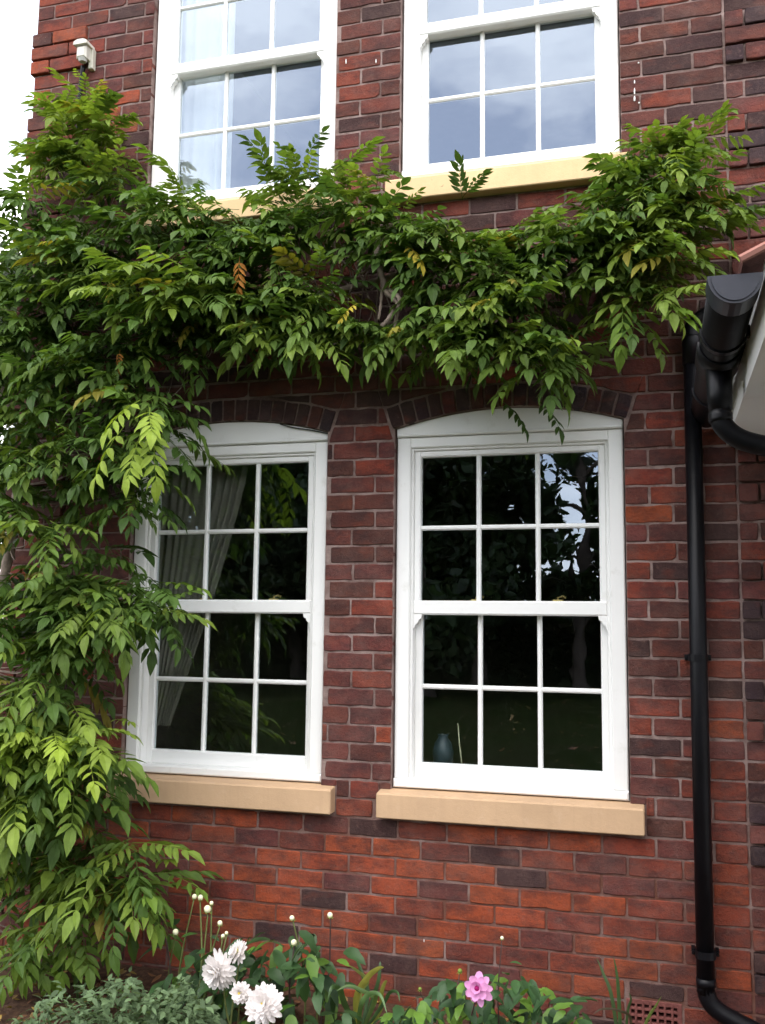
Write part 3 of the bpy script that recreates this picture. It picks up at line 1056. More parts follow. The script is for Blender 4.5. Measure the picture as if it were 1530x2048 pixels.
# ------------------------------------------------------------------ compound (pinnate) leaves
def leaflet(L, wid, fold=.25, curl=.25):
    t = (0, .22, .52, .8, 1.0)
    hw = (0, .43, .5, .25, 0)
    c = [(0, k * L, -curl * L * k * k) for k in t]
    lf = [(-hw[i] * wid, t[i] * L, -curl * L * t[i] ** 2 + fold * hw[i] * wid) for i in (1, 2, 3)]
    rt = [(hw[i] * wid, t[i] * L, -curl * L * t[i] ** 2 + fold * hw[i] * wid) for i in (1, 2, 3)]
    vs = np.array(c + lf + rt)
    fs = [(0, 1, 5), (1, 2, 6, 5), (2, 3, 7, 6), (3, 4, 7), (0, 8, 1), (1, 8, 9, 2), (2, 9, 10, 3), (3, 10, 4)]
    return vs, fs


def rot(axis, a):
    return np.array(Matrix.Rotation(a, 3, axis))


def pinnate(rg, L=.24, pairs=5, ll=.072, droop=.5, hang=.6):
    """leaf growing along +y, blade side up (+z)"""
    V, F = [], []
    b = 0

    def put(vs, fs):
        nonlocal b
        V.append(vs)
        F.extend([tuple(b + i for i in f) for f in fs])
        b += len(vs)
    side = rg.uniform(-.12, .12)

    def P(t):
        return np.array([side * L * t * t, L * t * (1 - .15 * droop * t), -droop * L * t * t * .6])
    ts = [0, .3, .65, 1]
    tv = []
    for t in ts:
        p = P(t)
        r = .0022 * (1 - .6 * t)
        tv += [p + (r, 0, 0), p + (-r * .5, 0, r * .8), p + (-r * .5, 0, -r * .8)]
    tf = [(i * 3 + k, i * 3 + (k + 1) % 3, i * 3 + 3 + (k + 1) % 3, i * 3 + 3 + k) for i in range(3) for k in range(3)]
    put(np.array(tv), tf)
    for i in range(pairs):
        t = .24 + .70 * i / max(1, pairs - 1)
        for sg in (-1, 1):
            l = ll * (1 - .35 * abs(t - .55)) * rg.uniform(.85, 1.12)
            vs, fs = leaflet(l, l * rg.uniform(.30, .37), rg.uniform(.1, .4), rg.uniform(.05, .30))
            yaw = -sg * (R(64) - R(26) * t + rg.uniform(-.15, .15))
            pit = -hang * rg.uniform(.3, 1.6) - droop * t * .5
            M_ = rot('Z', yaw) @ rot('X', pit) @ rot('Y', sg * rg.uniform(-.1, .45))
            put(vs @ M_.T + P(t), fs)
    l = ll * rg.uniform(1.0, 1.15)
    vs, fs = leaflet(l, l * .42, .3, .3)
    put(vs @ (rot('X', -droop * .9 - .1)).T + P(1), fs)
    return np.concatenate(V), F


rg = random.Random(21)
KINDS = []      # (verts, faces, mesh)
for k in range(24):
    dr = [.10, .28, .48, .75][k % 4]
    vs, fs = pinnate(rg, rg.uniform(.19, .27), rg.choice((4, 5, 5, 6)), rg.uniform(.072, .090), dr, rg.uniform(.05, .40))
    m = bpy.data.meshes.new('leaf')
    m.from_pydata(vs.tolist(), [], fs)
    m.materials.append(M_LEAF_O)
    m.update()
    KINDS.append((vs, fs, m))

LEAVES = []     # (kind, 4x4, colour)


def leaf_colour(light, warm=0):
    """light 0 = old dark green, 1 = young yellow-green"""
    a = np.array((.036, .076, .018))
    m_ = np.array((.080, .148, .028))
    b = np.array((.200, .280, .042))
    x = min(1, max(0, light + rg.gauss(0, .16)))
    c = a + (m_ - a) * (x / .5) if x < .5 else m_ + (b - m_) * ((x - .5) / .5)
    if rg.random() < .012: c = c * .4 + np.array((.30, .22, .03)) * .6
    if rg.random() < warm: c = np.array((.42, .20, .03))
    return tuple(c * rg.uniform(.85, 1.15))


def leaf_at(p, az, pitch, roll=0, size=1.0, col=None, kind=None):
    """az: 0 = straight out of the wall towards the viewer, + = to the right; pitch: + = upward"""
    M_ = Matrix.Rotation(math.pi + az, 4, 'Z') @ Matrix.Rotation(pitch, 4, 'X') @ Matrix.Rotation(roll, 4, 'Y')
    mw = Matrix.Translation(Vector(p)) @ M_ @ Matrix.Scale(size, 4)
    LEAVES.append((rg.randrange(len(KINDS)) if kind is None else kind, mw, col))


SHOOTS = []
#  polygon of leaf bases in the photograph, shoots, nearest/farthest distance from wall, lightness, up-growth, leaf size
ZONES = [
    ([(125, 250), (155, 215), (185, 198), (225, 235), (250, 300), (270, 380), (105, 380), (95, 310)], 40, (.04, .22), .72, .4, .84),
    ([(-90, 400), (80, 360), (280, 370), (420, 450), (420, 640), (330, 700), (-90, 660)], 130, (.06, .42), .28, .05, .95),
    ([(100, 500), (230, 530), (420, 530), (420, 650), (200, 640)], 20, (.30, .50), .55, .1, 1.0),
    ([(340, 380), (400, 390), (440, 430), (340, 440)], 7, (.06, .25), .5, .4, .8),
    ([(430, 440), (520, 430), (660, 430), (740, 410), (830, 430), (930, 450), (930, 560), (800, 540), (680, 490), (640, 620), (430, 640)], 84, (.06, .34), .34, .1, .9),
    ([(420, 560), (640, 590), (700, 640), (560, 665), (420, 660)], 26, (.15, .38), .52, -.05, .95),
    ([(530, 370), (560, 350), (640, 350), (665, 420), (520, 420)], 10, (.08, .26), .5, .55, .78),
    ([(705, 375), (745, 350), (780, 390), (790, 430), (690, 430)], 9, (.06, .25), .6, .6, .78),
    ([(670, 640), (760, 660), (800, 640), (870, 630), (880, 655), (700, 685)], 17, (.12, .35), .52, -.05, .95),
    ([(970, 470), (1080, 460), (1190, 440), (1300, 440), (1300, 550), (1180, 570), (1000, 570), (900, 530)], 62, (.05, .34), .40, .05, .9),
    ([(900, 580), (1020, 580), (1080, 640), (1150, 680), (1000, 720), (930, 690)], 24, (.10, .38), .46, -.05, .95),
    ([(960, 650), (1060, 660), (1160, 690), (1130, 745), (1000, 755), (940, 730)], 16, (.12, .36), .5, -.1, .95),
    ([(1210, 410), (1255, 350), (1290, 320), (1340, 330), (1410, 350), (1430, 400), (1440, 450), (1400, 510), (1300, 550), (1200, 490)], 56, (.06, .34), .50, .2, .85),
    ([(1280, 300), (1300, 270), (1330, 290), (1320, 330)], 4, (.08, .2), .6, .7, .7),
    ([(1350, 310), (1410, 270), (1430, 280), (1390, 330)], 5, (.08, .22), .65, .5, .7),
    ([(1240, 570), (1330, 570), (1340, 640), (1260, 650)], 8, (.12, .32), .55, -.05, .95),
    ([(-60, 650), (330, 690), (330, 780), (270, 860), (300, 930), (240, 980), (-60, 1000)], 82, (.15, .52), .36, -.05, 1.0),
    ([(0, 1000), (190, 1010), (235, 1120), (260, 1180), (200, 1260), (170, 1340), (0, 1340)], 62, (.15, .55), .40, -.05, 1.05),
    ([(0, 1340), (150, 1340), (190, 1450), (190, 1560), (150, 1640), (0, 1660)], 52, (.15, .58), .46, -.05, 1.15),
    ([(0, 1440), (60, 1440), (180, 1470), (150, 1500), (0, 1490)], 12, (.48, .64), .95, .1, 1.0),
    ([(0, 1640), (150, 1640), (300, 1700), (330, 1730), (240, 1790), (120, 1800), (0, 1780)], 26, (.12, .50), .52, .05, 1.12),
    ([(0, 1800), (140, 1820), (200, 1880), (100, 1900), (0, 1880)], 7, (.2, .5), .5, -.1, 1.1),
    ([(780, 430), (900, 440), (960, 480), (960, 600), (820, 620), (800, 520)], 22, (.06, .34), .42, .05, .9),
    ([(560, 640), (700, 650), (900, 650), (880, 690), (600, 700)], 12, (.1, .3), .45, -.1, .9),
    ([(260, 770), (345, 790), (350, 870), (325, 950), (300, 1030), (255, 1090), (240, 960)], 24, (.16, .46), .34, -.05, .95),
    ([(255, 1140), (325, 1160), (330, 1220), (260, 1250)], 9, (.18, .4), .3, 0, 1.0),
    ([(1225, 370), (1265, 325), (1300, 350), (1240, 410)], 9, (.08, .26), .5, .3, .85),
    ([(330, 700), (420, 640), (560, 640), (480, 690), (380, 730)], 9, (.06, .25), .28, 0, .95),
]
BARE = [[(695, 520), (795, 530), (805, 650), (705, 650)], [(1395, 540), (1420, 540), (1420, 640), (1395, 640)]]
for poly, n_, (d0, d1), light, upg, size in ZONES:
    us_ = [p[0] for p in poly]
    vs_ = [p[1] for p in poly]
    k = 0
    while k < n_:
        u, v = rg.uniform(min(us_), max(us_)), rg.uniform(min(vs_), max(vs_))
        if not inside(poly, u, v): continue
        k += 1.45
        q = rg.random() ** .7
        y = -(d0 + (d1 - d0) * q)
        p = at(u, v, y)
        SHOOTS.append(p)
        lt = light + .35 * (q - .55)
        base_az = rg.uniform(-.7, .7)
        nl = rg.choice((4, 5, 5, 6, 7))
        for j in range(nl):
            az = base_az + (j - (nl - 1) / 2) * .62 + rg.uniform(-.3, .3)
            pt = rg.gauss(-.12, .24) + upg * rg.uniform(.2, 1.1)
            off = (rg.uniform(-.03, .03), rg.uniform(-.03, .03), rg.uniform(-.03, .04))
            leaf_at(np.array(p) + off, az, pt, rg.uniform(-.35, .35), size * rg.uniform(.65, 1.18), leaf_colour(lt + .10, 0))


def hero(u, v, y, az, pitch, col, size=1.0, kind=2, roll=0):
    leaf_at(at(u, v, y), az, pitch, roll, size, col, kind)


YG, LG, DG, YE, OR = (.26, .36, .045), (.15, .25, .035), (.055, .105, .024), (.50, .40, .05), (.48, .20, .04)
for u, v, az, pt in ((280, 800, -.3, -.5), (300, 815, .5, -.6), (250, 850, -.5, -.9), (310, 850, .4, -1.0), (285, 860, 0, -1.0)):
    hero(u, v, -.62, az, pt, YG, 1.05, rg.randrange(14))
hero(1255, 625, -.38, 1.25, -.15, LG, 1.2, 1); hero(1290, 600, -.36, 1.1, -.3, LG, 1.1, 5); hero(1240, 590, -.38, .3, -.9, LG, 1.0, 3)
hero(1000, 800, -.14, 1.2, -.55, DG, .8, 2); hero(1075, 800, -.14, .9, -.6, DG, .75, 6)
hero(320, 1165, -.3, 1.3, .05, LG, .9, 1); hero(290, 1185, -.34, 1.1, -.4, DG, 1.1, 2); hero(270, 1200, -.36, .9, -.7, DG, 1.1, 6)
hero(225, 1440, -.35, 1.0, .2, YG, .6, 1); hero(190, 1470, -.4, .7, -.2, YG, .9, 2); hero(215, 1500, -.32, 1.35, -.25, LG, 1.0, 1)
for u, v, az, pt in ((15, 1440, -.3, -.1), (50, 1450, .5, .0), (90, 1448, -.5, -.2), (110, 1465, .6, -.1), (140, 1470, .2, -.3), (60, 1480, -.2, -.4), (130, 1500, .5, -.3), (170, 1505, .8, -.2), (20, 1490, .1, -.4)):
    hero(u, v, -.64, az, pt, tuple(x * rg.uniform(.8, 1.1) for x in YG), .95, rg.randrange(14))
hero(480, 512, -.48, .1, -1.25, OR, .6, 3); hero(716, 606, -.40, -.6, -.5, YE, .55, 2); hero(812, 492, -.40, .9, -.5, YE, .7, 2)
hero(150, 478, -.50, -.9, -.1, YE, .5, 1); hero(225, 560, -.5, .2, -.9, YE, .4, 2); hero(1045, 555, -.2, .0, -1.3, YE, .4, 3); hero(240, 700, -.5, 0, -1.2, OR, .35, 3)
hero(925, 400, -.12, -.1, 1.05, DG, .75, 0); hero(925, 395, -.13, .9, .5, DG, .7, 0)
hero(310, 1720, -.35, .9, .25, YG, .7, 0); hero(330, 1745, -.33, 1.2, .0, LG, .8, 1); hero(300, 1760, -.35, .8, -.4, LG, 1.0, 2); hero(240, 1750, -.4, .9, .1, LG, 1.1, 1)
hero(150, 1820, -.45, .2, -.9, LG, 1.1, 2); hero(110, 1880, -.45, .1, -1.1, LG, 1.1, 3); hero(100, 1840, -.5, -.2, -.8, LG, 1.0, 2)
hero(1440, 420, -.25, 1.2, -.1, DG, 1.0, 0); hero(1450, 400, -.22, 1.3, .3, LG, .8, 4); hero(1450, 450, -.2, 1.1, -.2, LG, .8, 1)
hero(150, 300, -.2, -1.3, .1, LG, .7, 0)
hero(690, 330, -.2, 1.2, .5, LG, .8, 0); hero(540, 330, -.2, -.8, .7, DG, .7, 0); hero(610, 320, -.2, .9, .6, DG, .8, 4)
hero(345, 340, -.16, -.6, .4, LG, .8, 0); hero(160, 160, -.08, .3, .2, YG, .35, 1)

def _bare(k, mw):
    q = pix(np.array(mw @ Vector(KINDS[k][0][len(KINDS[k][0]) // 2])))
    return any(inside(p, q[0], q[1]) for p in BARE)


LEAVES = [t for t in LEAVES if not _bare(t[0], t[1])]
# which leaves show largest: nearest leaf in each small cell of the picture
cells = {}
for i, (k, mw, c) in enumerate(LEAVES):
    A = np.array(mw)
    P = KINDS[k][0] @ A[:3, :3].T + A[:3, 3]
    q = pix(P)
    for u, v, d in q:
        if 0 <= u < 1530 and 0 <= v < 2048:
            key = (int(u // 9), int(v // 9))
            if key not in cells or d < cells[key][0]: cells[key] = (d, i)
wins = {}
for d, i in cells.values(): wins[i] = wins.get(i, 0) + 1
big = set(sorted(wins, key=lambda i: -wins[i])[:298])
wist = empty('climbing_plant', (-2.0, -.25, 0))
tag(wist, 'leafy green climber with pinnate leaves trained across the brick wall', 'climber')
V, F, C = [], [], []
b = 0
for i, (k, mw, c) in enumerate(LEAVES):
    if i in big:
        inst('leaf', KINDS[k][2], wist, mw, c)
    else:
        A = np.array(mw)
        P = KINDS[k][0] @ A[:3, :3].T + A[:3, 3]
        V.append(P)
        F.extend([tuple(b + j for j in f) for f in KINDS[k][1]])
        C.append(np.tile(np.array([*c, 1.0]), (len(P), 1)))
        b += len(P)
m = bpy.data.meshes.new('foliage')
m.from_pydata(np.concatenate(V).tolist(), [], F)
ca = m.color_attributes.new('Col', 'FLOAT_COLOR', 'POINT')
ca.data.foreach_set('color', np.concatenate(C).astype(np.float32).ravel())
m.materials.append(M_LEAF_V)
m.update()
inst('foliage', m, wist)['kind'] = 'stuff'


def wob(pts, a):
    return [Vector(p) + Vector((rg.uniform(-a, a), rg.uniform(-a * .6, a * .6), rg.uniform(-a, a))) for p in pts]


LIMBS = [
    [(-1.98, -.22, .03), (-1.93, -.20, .6), (-2.0, -.16, 1.3), (-1.92, -.13, 2.0), (-1.86, -.12, 2.6), (-1.7, -.10, 3.1), (-1.65, -.08, 3.6), (-1.7, -.07, 4.1)],
    [(-1.86, -.12, 2.6), (-1.5, -.10, 3.0), (-1.0, -.09, 3.12), (-.5, -.09, 3.15), (-.06, -.10, 3.22), (.4, -.08, 3.28), (.9, -.08, 3.2), (1.2, -.07, 3.45)],
    [tuple(at(u, v, -.30)) for u, v in ((752, 470), (757, 520), (768, 560), (775, 590), (795, 600), (792, 620), (770, 640), (762, 655))],
    [tuple(at(u, v, -.29)) for u, v in ((760, 500), (764, 560), (761, 610), (756, 640))],
    [tuple(at(u, v, -.31)) for u, v in ((780, 575), (796, 600), (790, 625), (793, 650), (788, 680))],
    [tuple(at(u, v, -.2)) for u, v in ((668, 480), (675, 510), (700, 535), (722, 545), (740, 535))],
    [tuple(at(u, v, -.2)) for u, v in ((690, 485), (692, 505), (700, 520), (708, 560), (698, 590))],
]
RAD = [(.035, .018), (.020, .010), (.013, .009), (.007, .006), (.011, .006), (.005, .004), (.004, .003)]
for pts, (r0, r1) in zip(LIMBS, RAD):
    c = curve_pts(wob(pts, .012 if r0 > .01 else .003), 6)
    t = MB()
    n_ = len(c)
    t.tube(c, [(r0 + (r1 - r0) * i / n_) * (1 + .18 * math.sin(i * 2.1)) for i in range(n_)], 8)
    t.build('stem', M_BARK, wist, True)
tw = MB()
hub = [curve_pts(LIMBS[0], 6), curve_pts(LIMBS[1], 6)]
allp = [p for h in hub for p in h]
for p in SHOOTS:
    P = Vector(p)
    q = min(allp, key=lambda a: (a - P).length + (.3 if a.z > P.z else 0))
    d = (q - P).length
    if d > .9 or rg.random() < .15: continue
    mid = (q + P) / 2 + Vector((rg.uniform(-.05, .05), .3 * (0 - (q.y + P.y) / 2), rg.uniform(-.12, .0)))
    tw.tube(curve_pts([q, mid, P], 4), [.004 - .0028 * i / 8 for i in range(9)], 4, False)
tw.build('twigs', M_BARK, wist, True)['kind'] = 'stuff'

# ------------------------------------------------------------------ flower bed plants
def ovate(L, W, nseg=5, fold=.18, curl=.25, wave=.0):
    vs, fs = [], []
    for i in range(nseg + 1):
        t = i / nseg
        w = W * .5 * (math.sin(math.pi * min(1, t * .93 + .05)) ** .75) * (1 - .25 * t)
        if i == nseg: w = .0006
        z = -curl * L * t * t
        sc = 1 + (.10 if i % 2 else -.06)
        vs += [(-w * sc, t * L, z + fold * w + wave * math.sin(5 * t)), (0, t * L, z), (w * sc, t * L, z + fold * w - wave * math.sin(5 * t + 1))]
    for i in range(nseg):
        a = 3 * i
        fs += [(a, a + 1, a + 4, a + 3), (a + 1, a + 2, a + 5, a + 4)]
    return vs, fs


DLEAF = []
for k in range(6):
    m_ = MB()
    L_ = rg.uniform(.085, .115)
    m_.add(*ovate(L_, L_ * rg.uniform(.5, .62), 6, rg.uniform(.1, .4), rg.uniform(.1, .5), rg.uniform(0, .004)))
    DLEAF.append(m_.mesh('leaf', M_DAHLIA, True))


def petal(L, W, cup=.3, tip=.5):
    vs, fs = [], []
    for i, (t, w) in enumerate(((0, .3), (.35, .85), (.7, 1.0), (.92, .6), (1.0, .05))):
        z = tip * L * (t - .5) ** 2 - tip * L * .25
        for s in (-1, 0, 1): vs.append((s * w * W / 2, t * L, z + cup * abs(s) * w * W * .5))
    for i in range(4):
        a = 3 * i
        fs += [(a, a + 1, a + 4, a + 3), (a + 1, a + 2, a + 5, a + 4)]
    return np.array(vs), fs


def bloom(parent, c, nrm, rad, mat, eye_mat, rings=5, per=13, eye=.16, width=.42, tipc=.5):
    nrm = Vector(nrm).normalized()
    q = nrm.to_track_quat('Z', 'Y').to_matrix()
    Q = np.array(q)
    mb = MB()
    for r_ in range(rings):
        f = r_ / max(1, rings - 1)
        L = rad * (1.0 - .42 * f)
        el = R(-18) + R(70) * f
        npt = max(6, int(per * (1 - .25 * f)))
        for k in range(npt):
            l = L * rg.uniform(.88, 1.08)
            vs, fs = petal(l, rad * width * rg.uniform(.85, 1.1), .45, tipc)
            a = 2 * math.pi * (k + .5 * (r_ % 2)) / npt + rg.uniform(-.08, .08)
            M_ = rot('Z', a) @ rot('X', el + rg.uniform(-.14, .14))
            P = vs @ M_.T + np.array([0, 0, rad * .05 * r_])
            P = P @ Q.T + np.array(c)
            mb.add(P.tolist(), fs)
    o = mb.build('bloom', mat, parent, True)
    e = MB()
    for k in range(3):
        rr = rad * eye * (1 - .3 * k)
        e.tube([Vector(c) + nrm * (rad * (.14 + .06 * k)), Vector(c) + nrm * (rad * (.22 + .06 * k))], [rr, rr * .55], 10)
    e.build('flower_eye', eye_mat, parent, True)
    b_ = MB()
    b_.tube([Vector(c) - nrm * rad * .30, Vector(c) - nrm * rad * .12, Vector(c) + nrm * rad * .05], [rad * .08, rad * .22, rad * .2], 8)
    b_.build('calyx', M_SEPAL, parent, True)
    return Vector(c) - nrm * rad * .28


def bud(parent, p, r, mat=None):
    p = Vector(p)
    mb = MB()
    prof = [(.15, -1.0), (.75, -.7), (1.0, -.1), (.9, .45), (.55, .85), (.1, 1.0)]
    ax = Vector((rg.uniform(-.3, .3), rg.uniform(-.5, .1), 1)).normalized()
    mb.tube([p + ax * r * h for _, h in prof], [r * w for w, _ in prof], 10)
    mb.build('bud', mat or M_BUD, parent, True)
    sp = MB()
    for k in range(6):
        vs, fs = ovate(r * 1.3, r * .7, 3, .2, .5)
        M_ = rot('Z', k * math.pi / 3) @ rot('X', R(20))
        sp.add((np.array(vs) @ M_.T + np.array(p - ax * r * .9)).tolist(), fs)
    sp.build('sepal', M_SEPAL, parent)
    return p - ax * r


def stem(parent, a, b, r=.0032, mat=None, bow=.03):
    a, b = Vector(a), Vector(b)
    mid = (a + b) / 2 + Vector((rg.uniform(-bow, bow), rg.uniform(-bow, bow), 0))
    t = MB()
    t.tube(curve_pts([a, mid, b], 6), [r * 1.3 - r * .5 * i / 12 for i in range(13)], 6)
    t.build('stem', mat or M_STEM, parent, True)


def put_leaf(parent, p, az, pitch, size, col, roll=0, meshes=DLEAF):
    M_ = Matrix.Translation(Vector(p)) @ Matrix.Rotation(math.pi + az, 4, 'Z') @ Matrix.Rotation(pitch, 4, 'X') @ Matrix.Rotation(roll, 4, 'Y') @ Matrix.Scale(size, 4)
    inst('leaf', rg.choice(meshes), parent, M_, col)


def gz(p): return Vector((p[0], p[1], bed_h(p[0], p[1]) - .01))


d1 = empty('dahlia', (at(520, 2048, -.5)[0], -.45, bed_h(-.6, -.45)))
tag(d1, 'dahlia with large white double blooms and many round cream buds', 'dahlia')
roots = [gz(at(u, 2048, y)) for u, y in ((400, -.56), (470, -.66), (540, -.66), (600, -.45), (640, -.40), (340, -.42))]


def near_root(p, rs): return min(rs, key=lambda r: abs(r.x - p[0]) + abs(r.y - p[1]) * .4) + Vector((rg.uniform(-.03, .03), 0, 0))


for (u, v, y, nrm, rad) in ((437, 1942, -.76, (-.25, -.75, -.1), .076), (475, 1904, -.68, (-.62, -.5, .35), .050), (480, 1986, -.78, (.1, -1, .25), .042), (527, 2008, -.82, (.05, -.9, .40), .078)):
    c = at(u, v, y)
    b0 = bloom(d1, c, nrm, rad, M_PETAL, M_EYE, 6 if rad > .06 else 4, 15, .13 if rad > .06 else .26, .30 if rad > .06 else .40)
    stem(d1, near_root(c, roots), b0, .0035, M_STEM)
for (u, v, y, r_) in ((389, 1793, -.45, .010), (401, 1795, -.45, .011), (415, 1818, -.46, .015), (423, 1806, -.45, .008), (440, 1846, -.48, .010), (446, 1872, -.5, .008), (453, 1866, -.5, .007),
                      (320, 1821, -.42, .010), (351, 1864, -.46, .012), (584, 1836, -.42, .010), (660, 1830, -.40, .011), (588, 1885, -.45, .012), (625, 1912, -.45, .013)):
    e = bud(d1, at(u, v, y), r_)
    stem(d1, near_root(e, roots), e, .0038, M_STEM_D if rg.random() < .5 else M_STEM)
D1 = [(330, 480), (340, 700), (380, 690)]
for k in range(260):
    u = rg.uniform(320, 690)
    top = 1900 + 40 * math.sin((u - 330) / 360 * 3.0 + 2.6) + (25 if u < 360 or u > 650 else 0)
    v = rg.uniform(top, 2060)
    y = -rg.uniform(.25, .60)
    young = rg.random() < .22
    col = tuple(np.array((.10, .20, .028) if young else (.036, .082, .026)) * rg.uniform(.75, 1.3))
    put_leaf(d1, at(u, v, y), rg.uniform(-1.5, 1.5), rg.uniform(-1.1, .3), rg.uniform(.6, 1.1), col, rg.uniform(-.5, .5))
for u, v, y, az, pt, s_, col in ((325, 1890, -.48, -1.2, -.25, 1.2, (.04, .09, .035)), (350, 1850, -.42, .6, .9, .8, (.05, .10, .05)), (420, 1872, -.45, 1.2, .1, .6, (.05, .11, .05)), (395, 1868, -.45, -1.0, .0, .7, (.06, .14, .03)),
                                 (550, 1900, -.46, .9, -.5, 1.1, (.05, .11, .035)), (560, 1935, -.45, .1, -1.2, 1.1, (.03, .06, .03)), (620, 1885, -.42, .3, 1.1, .8, (.02, .04, .025)), (610, 1950, -.5, -.1, -1.3, 1.1, (.05, .12, .03)),
                                 (640, 1950, -.48, 1.2, -.4, 1.3, (.03, .06, .03)), (590, 2010, -.55, -1.0, -.1, 1.2, (.07, .18, .02)), (400, 2010, -.6, -.2, -1.2, 1.1, (.03, .08, .03)), (540, 1880, -.4, -1.2, .1, 1.2, (.04, .09, .03))):
    put_leaf(d1, at(u, v, y), az, pt, s_, col)

d2 = empty('dahlia', (at(980, 2048, -.4)[0], -.4, bed_h(.4, -.4)))
tag(d2, 'low bushy dahlia with a single pink bloom above its green leaves', 'dahlia')
roots2 = [gz(at(u, 2048, y)) for u, y in ((850, -.4), (930, -.5), (1010, -.4), (1080, -.38))]
c = at(955, 1977, -.70)
b0 = bloom(d2, c, (-.05, -.92, .35), .056, M_PINK, M_PINK_D, 3, 9, .24, .52, .7)
stem(d2, near_root(c, roots2), b0, .003, M_STEM_D)
for (u, v, y, r_, mt) in ((1004, 1876, -.35, .007, M_SEPAL), (920, 1942, -.38, .009, M_SEPAL), (840, 1978, -.4, .007, M_SEPAL)):
    e = bud(d2, at(u, v, y), r_, M_BUD if u == 1004 else M_SEPAL)
    stem(d2, near_root(e, roots2), e, .0026, M_STEM_D)
for k in range(200):
    u = rg.uniform(770, 1165)
    top = 2048 - 112 * max(0, 1 - ((u - 985) / 225) ** 2) - 8 * math.sin(u * .05)
    v = rg.uniform(top + 6, 2060)
    y = -rg.uniform(.22, .62)
    young = rg.random() < .28
    col = tuple(np.array((.12, .23, .035) if young else (.040, .095, .032)) * rg.uniform(.75, 1.25))
    put_leaf(d2, at(u, v, y), rg.uniform(-1.6, 1.6), rg.uniform(-1.0, .3), rg.uniform(.55, .95), col, rg.uniform(-.5, .5))
for u, v, az, pt, s_ in ((1020, 1925, 1.2, .3, .5), (1015, 1950, -.2, .7, .6), (1030, 1960, .2, -.3, .75)):
    put_leaf(d2, at(u, v, -.4), az, pt, s_, (.06, .14, .045))


def blade(parent, ctrl, w, col, mat=None):
    c = curve_pts(ctrl, 5)
    n_ = len(c)
    mb = MB()
    vs, fs = [], []
    for i, p in enumerate(c):
        t = i / (n_ - 1)
        d = (c[min(i + 1, n_ - 1)] - c[max(i - 1, 0)]).normalized()
        vd = (Vector(CAM_POS) - p).normalized()
        sd = d.cross(Vector((.25, -1, .3))).normalized()
        ww = w * (1 - t ** 3) * (.6 + .4 * min(1, t * 4)) + .0004
        nn = d.cross(sd).normalized()
        vs += [p - sd * ww / 2 + nn * ww * .18, p, p + sd * ww / 2 + nn * ww * .18]
    for i in range(n_ - 1):
        a = 3 * i
        fs += [(a, a + 1, a + 4, a + 3), (a + 1, a + 2, a + 5, a + 4)]
    mb.add(vs, fs)
    return mb.build('blade', M_STRAP, parent, True, col)


def strap_plant(label, root, blades):
    e = empty('strap_leaf_plant', gz(root))
    tag(e, label, 'plant', 'strap leaved plants in the flower bed')
    for ctrl, w, col in blades:
        pts = [tuple(gz((root[0] + rg.uniform(-.02, .02), root[1] + rg.uniform(-.02, .02))))] + [tuple(at(*q)) for q in ctrl]
        blade(e, pts, w, tuple(x * rg.uniform(.9, 1.1) for x in col))


GY, GD = (.27, .30, .05), (.055, .11, .035)
strap_plant('clump of arching yellow-green strap leaves between the two dahlias', at(715, 2048, -.40), [
    ([(712, 2000, -.42), (735, 1955, -.45), (757, 1937, -.48), (768, 1935, -.50)], .024, GY),
    ([(760, 2020, -.40), (763, 1985, -.42), (770, 1965, -.43), (775, 1962, -.44)], .018, GY),
    ([(720, 1990, -.38), (735, 1962, -.38), (712, 1940, -.42), (696, 1930, -.45)], .016, (.24, .28, .08)),
    ([(735, 1990, -.33), (725, 1950, -.32), (712, 1915, -.31), (705, 1905, -.30)], .016, GD),
    ([(750, 2000, -.5), (740, 1990, -.55), (700, 1972, -.60), (672, 1982, -.64)], .018, (.13, .20, .06)),
    ([(745, 2000, -.36), (757, 1960, -.36), (760, 1930, -.35), (760, 1922, -.34)], .016, GD),
    ([(765, 2010, -.42), (780, 1985, -.45), (795, 1985, -.5), (800, 2005, -.54)], .014, GD),
    ([(690, 2010, -.5), (680, 1980, -.55), (664, 1975, -.6), (655, 2000, -.62)], .022, GD),
    ([(720, 2020, -.6), (735, 1990, -.62), (760, 1990, -.66), (775, 2030, -.7)], .018, (.09, .16, .05))])
strap_plant('thin upright dark green blades in front of the terracotta air brick', at(1240, 2048, -.30), [
    ([(1225, 2000, -.28), (1208, 1950, -.27), (1193, 1915, -.26)], .014, GD),
    ([(1238, 2000, -.28), (1234, 1950, -.28), (1227, 1912, -.28)], .014, GD),
    ([(1295, 2040, -.36), (1310, 2015, -.38), (1323, 1992, -.40)], .011, (.20, .27, .06)),
    ([(1262, 2045, -.30), (1240, 2022, -.36), (1205, 2018, -.42), (1185, 2030, -.44)], .010, (.08, .07, .04)),
    ([(1255, 2030, -.32), (1262, 2000, -.33), (1258, 1985, -.34)], .010, GD)])

